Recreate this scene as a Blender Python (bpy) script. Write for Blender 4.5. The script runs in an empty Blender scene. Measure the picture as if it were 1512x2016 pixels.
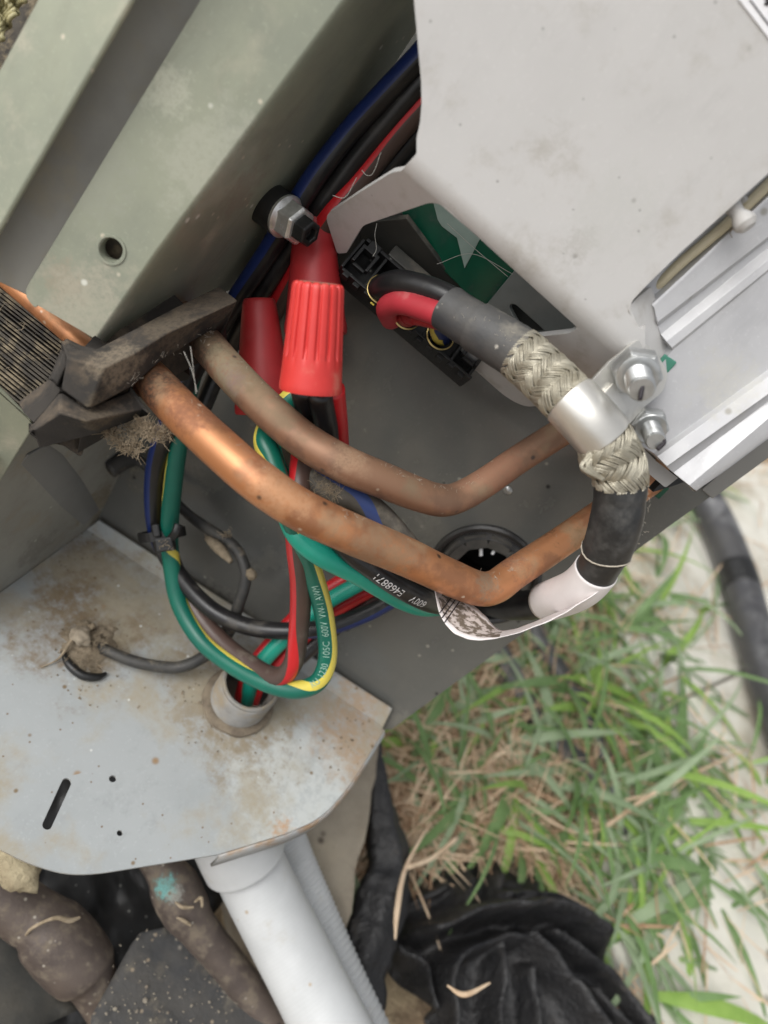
import bpy, bmesh, math, random
from mathutils import Vector, Matrix, noise
from mathutils.geometry import tessellate_polygon
random.seed(7)
sc = bpy.context.scene
# ------------------------------------------------------------------ camera
F = 1456.0                       # focal length in photo pixels (1512 x 2016)
CAMH = 0.44
zc = Vector((0.424, 0.566, 0.707)).normalized()      # world up, in camera axes
fw = Vector((0, 0, -1))
yc = (fw - fw.dot(zc) * zc).normalized()
xc = yc.cross(zc)
ROT = Matrix((xc, yc, zc))
CAM = Vector((0, 0, CAMH))
cam = bpy.data.cameras.new('camera')
camo = bpy.data.objects.new('camera', cam)
sc.collection.objects.link(camo)
camo.matrix_world = Matrix.Translation(CAM) @ ROT.to_4x4()
cam.sensor_fit = 'HORIZONTAL'; cam.sensor_width = 36; cam.lens = 36 * F / 1512
cam.clip_start = 0.01; cam.clip_end = 200
cam.dof.use_dof = True; cam.dof.focus_distance = 0.224
cam.dof.aperture_fstop = cam.lens / 2.8
sc.camera = camo
# ------------------------------------------------------------------ light
SUN_DIR_CAM = Vector((-0.20, 0.45, 0.87)).normalized()   # toward the sun, camera axes (x right, y up, z back)
sd = ROT @ SUN_DIR_CAM
w = bpy.data.worlds.new('World'); sc.world = w; w.use_nodes = True
nt = w.node_tree; bg = nt.nodes['Background']
sky = nt.nodes.new('ShaderNodeTexSky'); sky.sky_type = 'NISHITA'; sky.sun_disc = False
sky.sun_elevation = math.asin(max(0.1, sd.z)); sky.sun_rotation = math.atan2(sd.x, sd.y)
sky.dust_density = 4.0; sky.air_density = 1.0; sky.ozone_density = 1.0
hs = nt.nodes.new('ShaderNodeHueSaturation'); hs.inputs['Saturation'].default_value = 0.15
nt.links.new(sky.outputs[0], hs.inputs['Color']); nt.links.new(hs.outputs[0], bg.inputs['Color'])
bg.inputs['Strength'].default_value = 0.15
sun = bpy.data.lights.new('sun', 'SUN'); sun.energy = 1.4; sun.angle = math.radians(50); sun.color = (1, 0.985, 0.955)
suno = bpy.data.objects.new('sun', sun); sc.collection.objects.link(suno)
suno.rotation_euler = sd.to_track_quat('Z', 'Y').to_euler()
sc.view_settings.view_transform = 'Standard'; sc.view_settings.look = 'None'
sc.view_settings.exposure = 0.2; sc.view_settings.gamma = 1.0
try:
    sc.view_settings.use_curve_mapping = False
except Exception:
    pass
sc.cycles.use_denoising = True
sc.cycles.max_bounces = 8

# ------------------------------------------------------------------ helpers: places
def C(x, y, D):                                    # a photo pixel at depth D (metres along the view axis) -> world point
    return CAM + ROT @ Vector(((x - 756) / F * D, -(y - 1008) / F * D, -D))
def toward(p):                                      # unit vector from p to the camera
    return (CAM - p).normalized()
def imgdir(dx, dy, dz):                             # direction: right, down (in the photo), toward the viewer
    return (ROT @ Vector((dx, -dy, dz))).normalized()
class Plane:                                        # plane through three sighted points
    def __init__(s, a, b, c):
        m = Matrix(((1, a[0], a[1]), (1, b[0], b[1]), (1, c[0], c[1])))
        s.k = m.inverted() @ Vector((1 / a[2], 1 / b[2], 1 / c[2]))
        A, B, Cc = C(*a), C(*b), C(*c)
        n = (B - A).cross(Cc - A).normalized()
        s.n = n if n.dot(CAM - A) > 0 else -n
    def D(s, x, y): return 1 / (s.k[0] + s.k[1] * x + s.k[2] * y)
    def at(s, x, y, lift=0): return C(x, y, s.D(x, y)) + s.n * lift
def horizontal(z):                                  # horizontal plane at height z
    def hit(x, y):
        d = ROT @ Vector(((x - 756) / F, -(y - 1008) / F, -1)); return (z - CAMH) / d.z
    return Plane((300, 1500, hit(300, 1500)), (900, 1500, hit(900, 1500)), (600, 1900, hit(600, 1900)))
WALL = Plane((190, 1030, .324), (770, 1400, .33), (750, 300, .235))
PLATE_Z = CAMH - .285
PLATE = horizontal(PLATE_Z)
GROUND = horizontal(0.0)
UP = Vector((0, 0, 1))

# ------------------------------------------------------------------ helpers: objects
def props(o, label=None, cat=None, group=None, kind=None):
    if label: o['label'] = label
    if cat: o['category'] = cat
    if group: o['group'] = group
    if kind: o['kind'] = kind
    return o
def empty(name, loc, label, cat, group=None):
    o = bpy.data.objects.new(name, None); sc.collection.objects.link(o)
    o.location = loc; o.empty_display_size = .01
    return props(o, label, cat, group)
def mesh_obj(name, verts, faces, mats, parent=None, smooth=True, mi=None):
    me = bpy.data.meshes.new(name); me.from_pydata(verts, [], faces); me.update()
    if not isinstance(mats, (list, tuple)): mats = [mats]
    for m in mats: me.materials.append(m)
    if mi: me.polygons.foreach_set('material_index', mi)
    if smooth: me.polygons.foreach_set('use_smooth', [True] * len(me.polygons))
    o = bpy.data.objects.new(name, me); sc.collection.objects.link(o)
    if parent:
        o.parent = parent; o.matrix_parent_inverse = Matrix.Translation(parent_loc(parent)).inverted()
    return o
def parent_loc(p):
    v = Vector(p.location)
    return v if p.parent is None else v + Vector((0, 0, 0)) if p.type == 'MESH' else v
def bm_obj(name, bm, mats, parent=None, smooth=True):
    me = bpy.data.meshes.new(name); bm.to_mesh(me); bm.free()
    if not isinstance(mats, (list, tuple)): mats = [mats]
    for m in mats: me.materials.append(m)
    if smooth: me.polygons.foreach_set('use_smooth', [True] * len(me.polygons))
    o = bpy.data.objects.new(name, me); sc.collection.objects.link(o)
    if parent:
        o.parent = parent; o.matrix_parent_inverse = Matrix.Translation(parent_loc(parent)).inverted()
    return o
def bevel(o, width, seg=2, ang=35):
    b = o.modifiers.new('bevel', 'BEVEL'); b.width = width; b.segments = seg
    b.limit_method = 'ANGLE'; b.angle_limit = math.radians(ang); b.harden_normals = False
    wn = o.modifiers.new('wn', 'WEIGHTED_NORMAL'); wn.keep_sharp = True
    return o
def rnd(poly, seg=5):                               # polygon with optional corner radius per vertex -> points
    out = []; n = len(poly)
    for i, p in enumerate(poly):
        if len(p) < 3 or p[2] == 0: out.append((p[0], p[1])); continue
        a, b, c = Vector(poly[i - 1][:2]), Vector(p[:2]), Vector(poly[(i + 1) % n][:2])
        r1 = min(p[2], (a - b).length * .48); r2 = min(p[2], (c - b).length * .48)
        p0 = b + (a - b).normalized() * r1; p1 = b + (c - b).normalized() * r2
        for k in range(seg + 1):
            t = k / seg; q = (1 - t) ** 2 * p0 + 2 * t * (1 - t) * b + t * t * p1; out.append((q.x, q.y))
    return out
def circle(cx, cy, rx, ry=None, n=20, rot=0):
    ry = ry or rx; return [(cx + math.cos(t) * rx * math.cos(rot) - math.sin(t) * ry * math.sin(rot),
                            cy + math.cos(t) * rx * math.sin(rot) + math.sin(t) * ry * math.cos(rot)) for t in [2 * math.pi * k / n for k in range(n)]]
def sheet(name, mat, faces, th, parent=None, bev=.0004, bends=(), seg=2):
    """A folded sheet of real thickness: faces = [(plane, outline, holes)], bends = [(planeA, ptsA, planeB, ptsB, ridge)]"""
    bm = bmesh.new()
    for pl, outer, holes in faces:
        lists = [[Vector((x, y, 0)) for x, y in outer]] + [[Vector((x, y, 0)) for x, y in h] for h in holes]
        tris = tessellate_polygon(lists)
        vs = [bm.verts.new(pl.at(q.x, q.y) if isinstance(pl, Plane) else pl(q.x, q.y)) for l in lists for q in l]
        for t in tris:
            try: bm.faces.new([vs[i] for i in t])
            except ValueError: pass
    for pa, A, pb, B, rg in bends:
        N = 5; rows = []
        for a, b, m in zip(A, B, rg):
            p0, p2, p1 = pa.at(*a), pb.at(*b), pa.at(*m)
            rows.append([bm.verts.new((1 - t) ** 2 * p0 + 2 * t * (1 - t) * p1 + t * t * p2) for t in [k / N for k in range(N + 1)]])
        for r in range(len(rows) - 1):
            for k in range(N):
                bm.faces.new((rows[r][k], rows[r][k + 1], rows[r + 1][k + 1], rows[r + 1][k]))
    bmesh.ops.remove_doubles(bm, verts=bm.verts, dist=2e-6)
    bm.normal_update()
    for f in bm.faces:
        if f.normal.dot(CAM - f.calc_center_median()) < 0: f.normal_flip()
    o = bm_obj(name, bm, mat, parent)
    s = o.modifiers.new('sol', 'SOLIDIFY'); s.thickness = th; s.offset = -1; s.use_even_offset = False
    return bevel(o, bev, seg, 50)
def crom(P, n=7):
    out = []
    Q = [2 * P[0] - P[1]] + list(P) + [2 * P[-1] - P[-2]]
    for i in range(1, len(Q) - 2):
        a, b, c, d = Q[i - 1:i + 3]
        for k in range(n):
            t = k / n
            out.append(.5 * ((2 * b) + (c - a) * t + (2 * a - 5 * b + 4 * c - d) * t * t + (3 * b - a - 3 * c + d) * t ** 3))
    out.append(Q[-2]); return out
def smooth_path(pts, n=7):                          # [(x, y, D)] -> world points
    return crom([p if isinstance(p, Vector) else C(*p) for p in pts], n)
def frames(P):
    out = []; prev = None
    for i, p in enumerate(P):
        t = (P[min(i + 1, len(P) - 1)] - P[max(i - 1, 0)]).normalized()
        s = t.cross(toward(p))
        if s.length < .25 and prev is not None: s = prev - prev.dot(t) * t
        if prev is not None and s.dot(prev) < 0 and s.length < .5: s = -s
        s.normalize(); prev = s
        out.append((p, t, s, s.cross(t)))              # s: left of travel as seen, s x t: toward the viewer
    return out
def tube_geo(P, r, seg=14, prof=None, cap=True, rfun=None):
    fr = frames(P); V = []; Fc = []; n = len(fr)
    for i, (p, t, s, u) in enumerate(fr):
        ri = r[i] if isinstance(r, list) else r
        for k in range(seg):
            a = 2 * math.pi * k / seg
            rr = ri * (rfun(i / (n - 1), a, p) if rfun else 1)
            ca, sa = math.cos(a), math.sin(a)
            if prof: ca *= prof[0]; sa *= prof[1]
            V.append(p + s * ca * rr + u * sa * rr)
    for i in range(n - 1):
        for k in range(seg):
            a, b = i * seg + k, i * seg + (k + 1) % seg
            Fc.append((a, b, b + seg, a + seg))
    side = len(Fc)
    if cap:
        Fc.append(tuple(range(seg))[::-1]); Fc.append(tuple((n - 1) * seg + k for k in range(seg)))
    return V, Fc, side
def tube(name, pts, r, mat, parent=None, seg=14, n=7, stripe=None, prof=None, cap=True, rfun=None):
    """stripe = (material, first angle index, last angle index), angle 0 = left of travel, quarter turn = toward the viewer"""
    P = smooth_path(pts, n)
    if isinstance(r, (list, tuple)):                 # radii at the given points
        R = [Vector((v, 0, 0)) for v in r]; r = [q.x for q in crom(R, n)]
    V, Fc, side = tube_geo(P, r, seg, prof, cap, rfun)
    if stripe:
        mi = [1 if i < side and (i % seg - stripe[1]) % seg < (stripe[2] - stripe[1]) else 0 for i in range(len(Fc))]
        return mesh_obj(name, V, Fc, [mat, stripe[0]], parent, True, mi)
    return mesh_obj(name, V, Fc, mat, parent)
def basis(d, hint=None):
    d = d.normalized(); h = hint or (Vector((0, 0, 1)) if abs(d.z) < .9 else Vector((1, 0, 0)))
    x = (h - h.dot(d) * d).normalized(); return x, d.cross(x), d
def lathe(name, prof, org, axis, mat, parent=None, seg=32, rf=None, hint=None, smooth=True, bev=0, cap=True):
    x, y, d = basis(axis, hint); V = []; Fc = []
    for j, (r, z) in enumerate(prof):
        for k in range(seg):
            a = 2 * math.pi * k / seg; rr = r * (rf(a, z) if rf else 1)
            V.append(org + x * math.cos(a) * rr + y * math.sin(a) * rr + d * z)
    for j in range(len(prof) - 1):
        for k in range(seg):
            Fc.append((j * seg + k, j * seg + (k + 1) % seg, (j + 1) * seg + (k + 1) % seg, (j + 1) * seg + k))
    if cap and prof[0][0] > 1e-6: Fc.append(tuple(range(seg))[::-1])
    if cap and prof[-1][0] > 1e-6: Fc.append(tuple((len(prof) - 1) * seg + k for k in range(seg)))
    o = mesh_obj(name, V, Fc, mat, parent, smooth)
    if smooth:
        es = o.modifiers.new('split', 'EDGE_SPLIT'); es.split_angle = math.radians(38)
    if bev: bevel(o, bev)
    return o
def patch(name, rows, m, th, parent=None, bev=.0008, sub=1):
    V = [C(*p) for r in rows for p in r]; n = len(rows[0]); Fc = []
    for i in range(len(rows) - 1):
        for k in range(n - 1): Fc.append((i * n + k, i * n + k + 1, (i + 1) * n + k + 1, (i + 1) * n + k))
    bm = bmesh.new(); vs = [bm.verts.new(v) for v in V]
    for f in Fc: bm.faces.new([vs[i] for i in f])
    bm.normal_update()
    for f in bm.faces:
        if f.normal.dot(CAM - f.calc_center_median()) < 0: f.normal_flip()
    o = bm_obj(name, bm, m, parent); s = o.modifiers.new('sol', 'SOLIDIFY'); s.thickness = th; s.offset = -1
    return bevel(o, bev, 3, 18)
def box_geo(bm, c, ax, size):
    vs = []
    for sx in (-.5, .5):
        for sy in (-.5, .5):
            for sz in (-.5, .5):
                vs.append(bm.verts.new(c + ax[0] * sx * size[0] + ax[1] * sy * size[1] + ax[2] * sz * size[2]))
    for f in ((0, 1, 3, 2), (4, 6, 7, 5), (0, 4, 5, 1), (2, 3, 7, 6), (0, 2, 6, 4), (1, 5, 7, 3)):
        bm.faces.new([vs[i] for i in f])
def boxes(name, lst, mat, parent=None, bev=.0003):
    bm = bmesh.new()
    for c, ax, s in lst: box_geo(bm, c, ax, s)
    bmesh.ops.recalc_face_normals(bm, faces=bm.faces)
    o = bm_obj(name, bm, mat, parent, False)
    if bev:
        b = o.modifiers.new('bevel', 'BEVEL'); b.width = bev; b.segments = 2
    return o
def print_on_tube(name, text, pts, r, s0, ang, size, mat, parent, flip=1, n=7):
    """Printed lettering wrapped onto a wire: s0 start fraction along the path, ang angle round it, flip -1 = runs against the path"""
    P = smooth_path(pts, n); fr = frames(P)
    L = [0]
    for a, b in zip(P, P[1:]): L.append(L[-1] + (b - a).length)
    cu = bpy.data.curves.new('t', 'FONT'); cu.body = text; cu.size = size; cu.resolution_u = 3
    to = bpy.data.objects.new('t', cu); sc.collection.objects.link(to)
    me = bpy.data.meshes.new_from_object(to.evaluated_get(bpy.context.evaluated_depsgraph_get()))
    bpy.data.objects.remove(to); bpy.data.curves.remove(cu)
    for v in me.vertices:
        s = L[-1] * s0 + flip * v.co.x
        s = max(0, min(L[-1] - 1e-6, s)); i = 0
        while i < len(L) - 2 and L[i + 1] < s: i += 1
        t = (s - L[i]) / (L[i + 1] - L[i])
        p = P[i].lerp(P[i + 1], t); sv = fr[i][2].lerp(fr[i + 1][2], t).normalized(); uv = fr[i][3].lerp(fr[i + 1][3], t).normalized()
        a = ang + flip * (v.co.y - size * .35) / r
        v.co = p + (sv * math.cos(a) + uv * math.sin(a)) * (r + .00016)
    me.materials.clear(); me.materials.append(mat); me.name = name
    o = bpy.data.objects.new(name, me); sc.collection.objects.link(o)
    o.parent = parent; o.matrix_parent_inverse = Matrix.Translation(parent_loc(parent)).inverted()
    return o
def fibres(name, centres, mat, parent=None, n=40, spread=.003, length=.004, rad=.00006, aniso=None):
    V = []; Fc = []
    for _ in range(n):
        c = random.choice(centres)
        p = c + Vector([random.gauss(0, spread) for _ in range(3)])
        d = Vector([random.gauss(0, 1) for _ in range(3)]).normalized(); b = Vector([random.gauss(0, 1) for _ in range(3)]) * .8
        if aniso: d = (d + aniso * 1.5).normalized()
        Lg = length * random.uniform(.4, 1.4); pts = []
        for k in range(6):
            pts.append(p.copy()); d = (d + b * .25).normalized(); p = p + d * Lg / 5
        g, f, _s = tube_geo(pts, rad, 4, cap=False); o = len(V); V += g; Fc += [tuple(i + o for i in q) for q in f]
    o = mesh_obj(name, V, Fc, mat, parent); o['kind'] = 'stuff'; return o

# ------------------------------------------------------------------ helpers: materials
def mat(name, c, rough=.5, metal=0, c2=None, vs=60, vlo=.35, vhi=.7, bump=0, bs=600, bd=.0004, dust=None, spots=None, blobs=(), coat=0,
        rvar=.12, stretch=None, spec=.5, trans=0, smear=0):
    m = bpy.data.materials.new(name); m.use_nodes = True; t = m.node_tree; N = t.nodes; L = t.links
    b = N['Principled BSDF']
    def nd(k, **a):
        n = N.new(k)
        for q, v in a.items(): setattr(n, q, v)
        return n
    def mth(op, a, bb=None, c_=None, clamp=False):
        n = nd('ShaderNodeMath', operation=op); n.use_clamp = clamp
        for i, v in enumerate((a, bb, c_)):
            if v is None: continue
            if isinstance(v, (int, float)): n.inputs[i].default_value = v
            else: L.new(v, n.inputs[i])
        return n.outputs[0]
    def ramp(v, lo, hi):
        n = nd('ShaderNodeMapRange'); n.interpolation_type = 'SMOOTHSTEP'; L.new(v, n.inputs[0]); n.inputs[1].default_value = lo; n.inputs[2].default_value = hi
        return n.outputs[0]
    def mix(f, a, bb):
        n = nd('ShaderNodeMix', data_type='RGBA')
        if isinstance(f, (int, float)): n.inputs[0].default_value = f
        else: L.new(f, n.inputs[0])
        for i, v in ((6, a), (7, bb)):
            if isinstance(v, (tuple, list)): n.inputs[i].default_value = (*v, 1)
            else: L.new(v, n.inputs[i])
        return n.outputs[2]
    geo = nd('ShaderNodeNewGeometry'); pos = geo.outputs['Position']
    if stretch:
        mp = nd('ShaderNodeMapping'); L.new(pos, mp.inputs[0]); e = stretch[0].to_track_quat('Z', 'Y').inverted().to_euler()
        mp.vector_type = 'POINT'; mp.inputs['Rotation'].default_value = e
        sc2 = nd('ShaderNodeVectorMath', operation='MULTIPLY'); L.new(mp.outputs[0], sc2.inputs[0]); sc2.inputs[1].default_value = (1, 1, stretch[1]); pos2 = sc2.outputs[0]
    else: pos2 = pos
    def noi(scale, detail=5, rgh=.6, p=None):
        n = nd('ShaderNodeTexNoise'); n.inputs['Scale'].default_value = scale; n.inputs['Detail'].default_value = detail
        n.inputs['Roughness'].default_value = rgh; L.new(p or pos2, n.inputs['Vector']); return n
    n1 = noi(vs)
    c2 = c2 or tuple(v * .82 for v in c)
    col = mix(ramp(n1.outputs[0], vlo, vhi), c, c2)
    rgh = mth('MULTIPLY_ADD', n1.outputs[0], rvar * 2, rough - rvar, True)
    if smear:                                           # wiping streaks in the grime, running down the panel
        e = imgdir(-.62, .78, -.1).to_track_quat('Z', 'Y').inverted().to_euler()
        mp2 = nd('ShaderNodeMapping'); L.new(pos, mp2.inputs[0]); mp2.inputs['Rotation'].default_value = e
        sv = nd('ShaderNodeVectorMath', operation='MULTIPLY'); L.new(mp2.outputs[0], sv.inputs[0]); sv.inputs[1].default_value = (1, 1, .10)
        s1 = noi(160, 4, .7, sv.outputs[0]); s2 = noi(38, 5, .65, pos)
        sm = mth('MULTIPLY', ramp(s1.outputs[0], .46, .72), ramp(s2.outputs[0], .42, .66))
        col = mix(mth('MULTIPLY', sm, smear), col, tuple(v * .72 for v in c)); rgh = mth('MULTIPLY_ADD', sm, .22, rgh, True)
        fg_ = noi(900, 2, .5, pos); col = mix(mth('MULTIPLY', ramp(fg_.outputs[0], .60, .72), smear * .5), col, tuple(min(1, v * 1.25) for v in c))
    for bl in blobs:
        ctr, rad, bc, st = bl[:4]; wl = bl[4] if len(bl) > 4 else .6
        wn = noi(2.2 / rad, 6, .7, pos)
        off = nd('ShaderNodeVectorMath', operation='SUBTRACT'); L.new(pos, off.inputs[0]); off.inputs[1].default_value = ctr
        ln = nd('ShaderNodeVectorMath', operation='LENGTH'); L.new(off.outputs[0], ln.inputs[0])
        q = mth('ADD', mth('DIVIDE', ln.outputs['Value'], rad), mth('MULTIPLY', mth('SUBTRACT', wn.outputs[0], .5), wl * 3))
        f = mth('MULTIPLY', ramp(q, 1.15, .45), st)
        fine = noi(9 / rad, 4, .7, pos)
        col = mix(mth('MULTIPLY', f, ramp(fine.outputs[0], .2, .6)), col, bc)
        rgh = mth('MULTIPLY_ADD', f, .3, rgh, True)
    if dust:                                            # (colour, amount 0-1, scale, needs-upward 0/1)
        dn = noi(dust[2], 6, .65, pos); f = ramp(dn.outputs[0], .62 - dust[1] * .35, .85 - dust[1] * .4)
        if dust[3]:
            sx = nd('ShaderNodeSeparateXYZ'); L.new(geo.outputs['Normal'], sx.inputs[0])
            f = mth('MULTIPLY', mth('MAXIMUM', f, dust[4] if len(dust) > 4 else 0.0), ramp(sx.outputs[2], -.1, .85))
        fn = noi(dust[2] * 14, 3, .6, pos)
        f = mth('MULTIPLY', f, mth('MULTIPLY_ADD', fn.outputs[0], .7, .5, True))
        col = mix(f, col, dust[0]); rgh = mth('MULTIPLY_ADD', f, .4, rgh, True)
    if spots:                                           # (colour, density threshold, scale)
        for s_ in (spots if isinstance(spots, list) else [spots]):
            v = nd('ShaderNodeTexVoronoi'); v.inputs['Scale'].default_value = s_[2]; L.new(pos, v.inputs['Vector'])
            sc_ = nd('ShaderNodeSeparateColor'); L.new(v.outputs['Color'], sc_.inputs[0])
            f = mth('MULTIPLY', ramp(v.outputs['Distance'], .34, .12), mth('GREATER_THAN', sc_.outputs[0], s_[1]))
            col = mix(f, col, s_[0])
    L.new(col, b.inputs['Base Color']); L.new(rgh, b.inputs['Roughness'])
    b.inputs['Metallic'].default_value = metal; b.inputs['Coat Weight'].default_value = coat; b.inputs['Coat Roughness'].default_value = .25
    b.inputs['Specular IOR Level'].default_value = spec
    if bump:
        bn = noi(bs, 5, .65); bu = nd('ShaderNodeBump'); bu.inputs['Strength'].default_value = bump; bu.inputs['Distance'].default_value = bd
        L.new(bn.outputs[0], bu.inputs['Height']); L.new(bu.outputs[0], b.inputs['Normal'])
    if trans:                                           # thin leaves let light through
        tr = nd('ShaderNodeBsdfTranslucent'); L.new(col, tr.inputs[0]); ms = nd('ShaderNodeMixShader'); ms.inputs[0].default_value = trans
        out = N['Material Output']; L.new(b.outputs[0], ms.inputs[1]); L.new(tr.outputs[0], ms.inputs[2]); L.new(ms.outputs[0], out.inputs[0])
    return m
DUSTC = (.30, .26, .20); WHITE_SPECK = (.62, .62, .54)
BROWN = (.20, .145, .085); RUST = (.36, .16, .06); PALE = (.62, .64, .62)
m_post = mat('post paint', (.295, .31, .232), .34, smear=.6, c2=(.23, .247, .193), vs=34, bump=.08, bs=900, dust=((.42, .39, .30), .25, 45, 0), spots=[(WHITE_SPECK, .982, 300), ((.5, .46, .36), .97, 420)],
             blobs=[(C(130, 560, .19), .006, (.30, .26, .19), .8, .9), (C(75, 90, .17), .006, (.47, .42, .33), .6), (C(180, 340, .175), .012, (.30, .31, .25), .6, 1), (C(420, 330, .178), .014, (.40, .40, .33), .5, 1), (C(160, 600, .19), .012, (.40, .37, .29), .7, 1), (C(330, 180, .172), .006, (.45, .45, .36), .6, 1), (C(480, 380, .2), .010, (.22, .15, .12), .4, 1)])
m_wall = mat('panel paint with shade in colour', (.135, .135, .124), .17, smear=.55, c2=(.112, .114, .107), vs=22, bump=.05, bs=900, bd=.0001, rvar=.07, dust=((.19, .18, .15), .25, 30, 0), spots=[((.3, .29, .25), .98, 330), ((.02, .02, .02), .982, 260)],  # cabinet paint made darker here, the panel's shade put into its colour
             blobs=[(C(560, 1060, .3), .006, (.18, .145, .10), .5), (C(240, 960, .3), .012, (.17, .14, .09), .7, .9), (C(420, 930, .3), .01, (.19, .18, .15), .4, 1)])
m_side = mat('side panel paint', (.30, .295, .26), .45, smear=.55, c2=(.24, .236, .21), vs=30, bump=.1, bs=900, dust=((.30, .27, .21), .35, 60, 0), spots=[(WHITE_SPECK, .96, 300)],
             blobs=[(C(205, 1000, .31), .014, (.20, .165, .105), .8, .8), (C(70, 1080, .29), .01, (.15, .14, .12), .5, 1)])
m_galv = mat('dusty galvanised sheet', (.385, .405, .405), .5, .1, smear=.55, c2=(.34, .36, .36), vs=28, bump=.12, bs=1400, bd=.0002, rvar=.1,
             dust=((.36, .32, .24), .45, 30, 0), spots=[(BROWN, .965, 300), ((.62, .63, .60), .985, 480), ((.30, .2, .11), .975, 160), ((.2, .15, .1), .97, 620)],
             blobs=[(C(185, 1222, .30), .032, BROWN, .97, .8), (C(300, 1210, .305), .014, BROWN, .75, 1), (C(150, 1110, .31), .016, BROWN, .7, .9), (C(190, 1285, .30), .017, (.15, .11, .065), .9, .6), (C(425, 1340, .31), .027, (.24, .19, .12), .9, .8),
                    (C(500, 1460, .3), .026, (.25, .20, .13), .9, .9), (C(380, 1400, .3), .014, (.27, .22, .15), .8, 1), (C(700, 1500, .305), .014, (.40, .30, .2), .7, 1), (C(330, 1150, .315), .03, (.34, .32, .25), .7, 1), (C(90, 1500, .29), .02, (.5, .47, .38), .5, 1),
                    (C(690, 1430, .318), .022, (.40, .27, .16), .8, .9), (C(600, 1560, .29), .03, (.52, .54, .52), .8, .9),
                    (C(240, 1640, .27), .0026, RUST, .95, .3), (C(273, 1645, .27), .0022, RUST, .9, .3), (C(298, 1285, .305), .0022, (.5, .2, .07), .9, .2),
                    (C(335, 1480, .29), .0032, (.28, .16, .08), .9, .6), (C(60, 1490, .285), .006, (.62, .58, .45), .8, 1), (C(560, 1625, .28), .006, (.50, .28, .14), .9, .9), (C(290, 1690, .265), .006, (.46, .36, .25), .8, .9)])
m_rim = mat('plate rim', (.34, .35, .35), .55, .1, c2=(.30, .2, .12), vs=40, vlo=.45, vhi=.6, bump=.15)
m_cover = mat('grey moulded plastic', (.49, .482, .47), .36, smear=.3, c2=(.44, .433, .42), vs=13, bump=.09, bs=2600, bd=.00012, rvar=.05, dust=((.37, .35, .32), .32, 60, 0), spots=[((.3, .29, .27), .988, 330), ((.30, .29, .28), .988, 700)],
             blobs=[(C(1095, 290, .17), .006, (.38, .365, .34), .5, 1), (C(1140, 480, .18), .005, (.36, .345, .32), .6, 1), (C(905, 405, .185), .004, (.33, .31, .28), .6, .9), (C(1210, 420, .175), .012, (.45, .45, .43), .6, 1)])
m_tray = mat('tray plastic', (.20, .215, .205), .4, bump=.05)
m_dtray = mat('dark tray plastic', (.045, .046, .042), .45, c2=(.06, .058, .05), dust=((.16, .14, .11), .3, 60, 1))
m_pcb = mat('green circuit board', (.004, .085, .045), .3, c2=(.004, .06, .035), vs=80, dust=((.10, .12, .10), .15, 80, 0))
m_silk = mat('pale green conformal patch', (.30, .38, .34), .4, c2=(.22, .3, .26))
m_cu1 = mat('bright copper', (.54, .235, .105), .38, .6, c2=(.36, .155, .075), vs=70, vlo=.46, vhi=.60, bump=.14, bs=700, bd=.0002, dust=((.40, .27, .16), .42, 55, 1, .15), spots=[((.66, .54, .42), .965, 420), ((.10, .06, .04), .97, 300)],
            blobs=[(C(320, 770, .2), .009, (.045, .03, .025), .95, .6), (C(385, 790, .19), .009, (.25, .10, .055), .85, .9), (C(560, 960, .183), .010, (.62, .36, .20), .6, 1), (C(760, 1080, .195), .014, (.36, .24, .15), .7, 1), (C(1080, 1080, .240), .007, (.09, .05, .03), .85, .8), (C(1120, 1060, .240), .006, (.30, .17, .05), .8, .8), (C(1010, 1125, .23), .006, (.22, .10, .08), .7, .8), (C(950, 1150, .22), .005, (.3, .24, .17), .8, .9)])
m_cu2 = mat('dusty brown copper', (.29, .15, .09), .46, .4, c2=(.20, .105, .068), vs=70, vlo=.46, vhi=.60, bump=.16, bs=700, bd=.0002, dust=((.26, .19, .12), .5, 48, 1, .3), spots=[((.07, .05, .04), .965, 300), ((.55, .45, .34), .97, 420)],
            blobs=[(C(410, 680, .215), .010, (.05, .04, .03), .9, .6), (C(465, 715, .205), .012, (.26, .23, .15), .8, .8), (C(440, 735, .2), .007, (.26, .18, .19), .6, .6), (C(980, 920, .22), .012, (.30, .13, .08), .7, .9), (C(690, 905, .2), .006, (.42, .27, .17), .7, .9)])
m_cu3 = mat('tarnished copper', (.115, .09, .075), .55, .25, c2=(.075, .058, .05), vs=70, bump=.5, bs=700, bd=.0005, dust=((.19, .155, .115), .45, 150, 0), spots=[((.34, .31, .26), .95, 420), ((.2, .17, .13), .9, 300)],
            blobs=[(C(325, 1748, .301), .0052, (.16, .40, .38), .95, .9), (C(345, 1765, .3), .004, (.35, .36, .32), .7, .9), (C(185, 1938, .3), .003, (.2, .5, .5), .9, .5)])
m_foam = mat('black foam rubber', (.020, .019, .018), .8, c2=(.034, .031, .028), vs=120, bump=.45, bs=1500, bd=.0003, dust=((.155, .12, .085), .45, 70, 1, .12), blobs=[(C(240, 705, .186), .009, (.22, .18, .13), .9, .9), (C(330, 640, .2), .010, (.12, .095, .065), .8, .9), (C(420, 590, .21), .010, (.11, .085, .06), .8, .9), (C(210, 815, .187), .008, (.12, .095, .065), .8, .9)])
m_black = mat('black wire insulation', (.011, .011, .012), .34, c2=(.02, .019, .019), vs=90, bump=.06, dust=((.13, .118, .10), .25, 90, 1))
m_blackd = mat('dusty black insulation', (.05, .047, .043), .6, c2=(.10, .095, .085), vs=90, bump=.25, dust=((.24, .215, .17), .5, 90, 1, .3))
m_grime = mat('grimy old cable', (.032, .032, .032), .55, c2=(.055, .052, .046), vs=120, bump=.4, bs=700, dust=((.26, .22, .16), .25, 110, 0))
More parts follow.
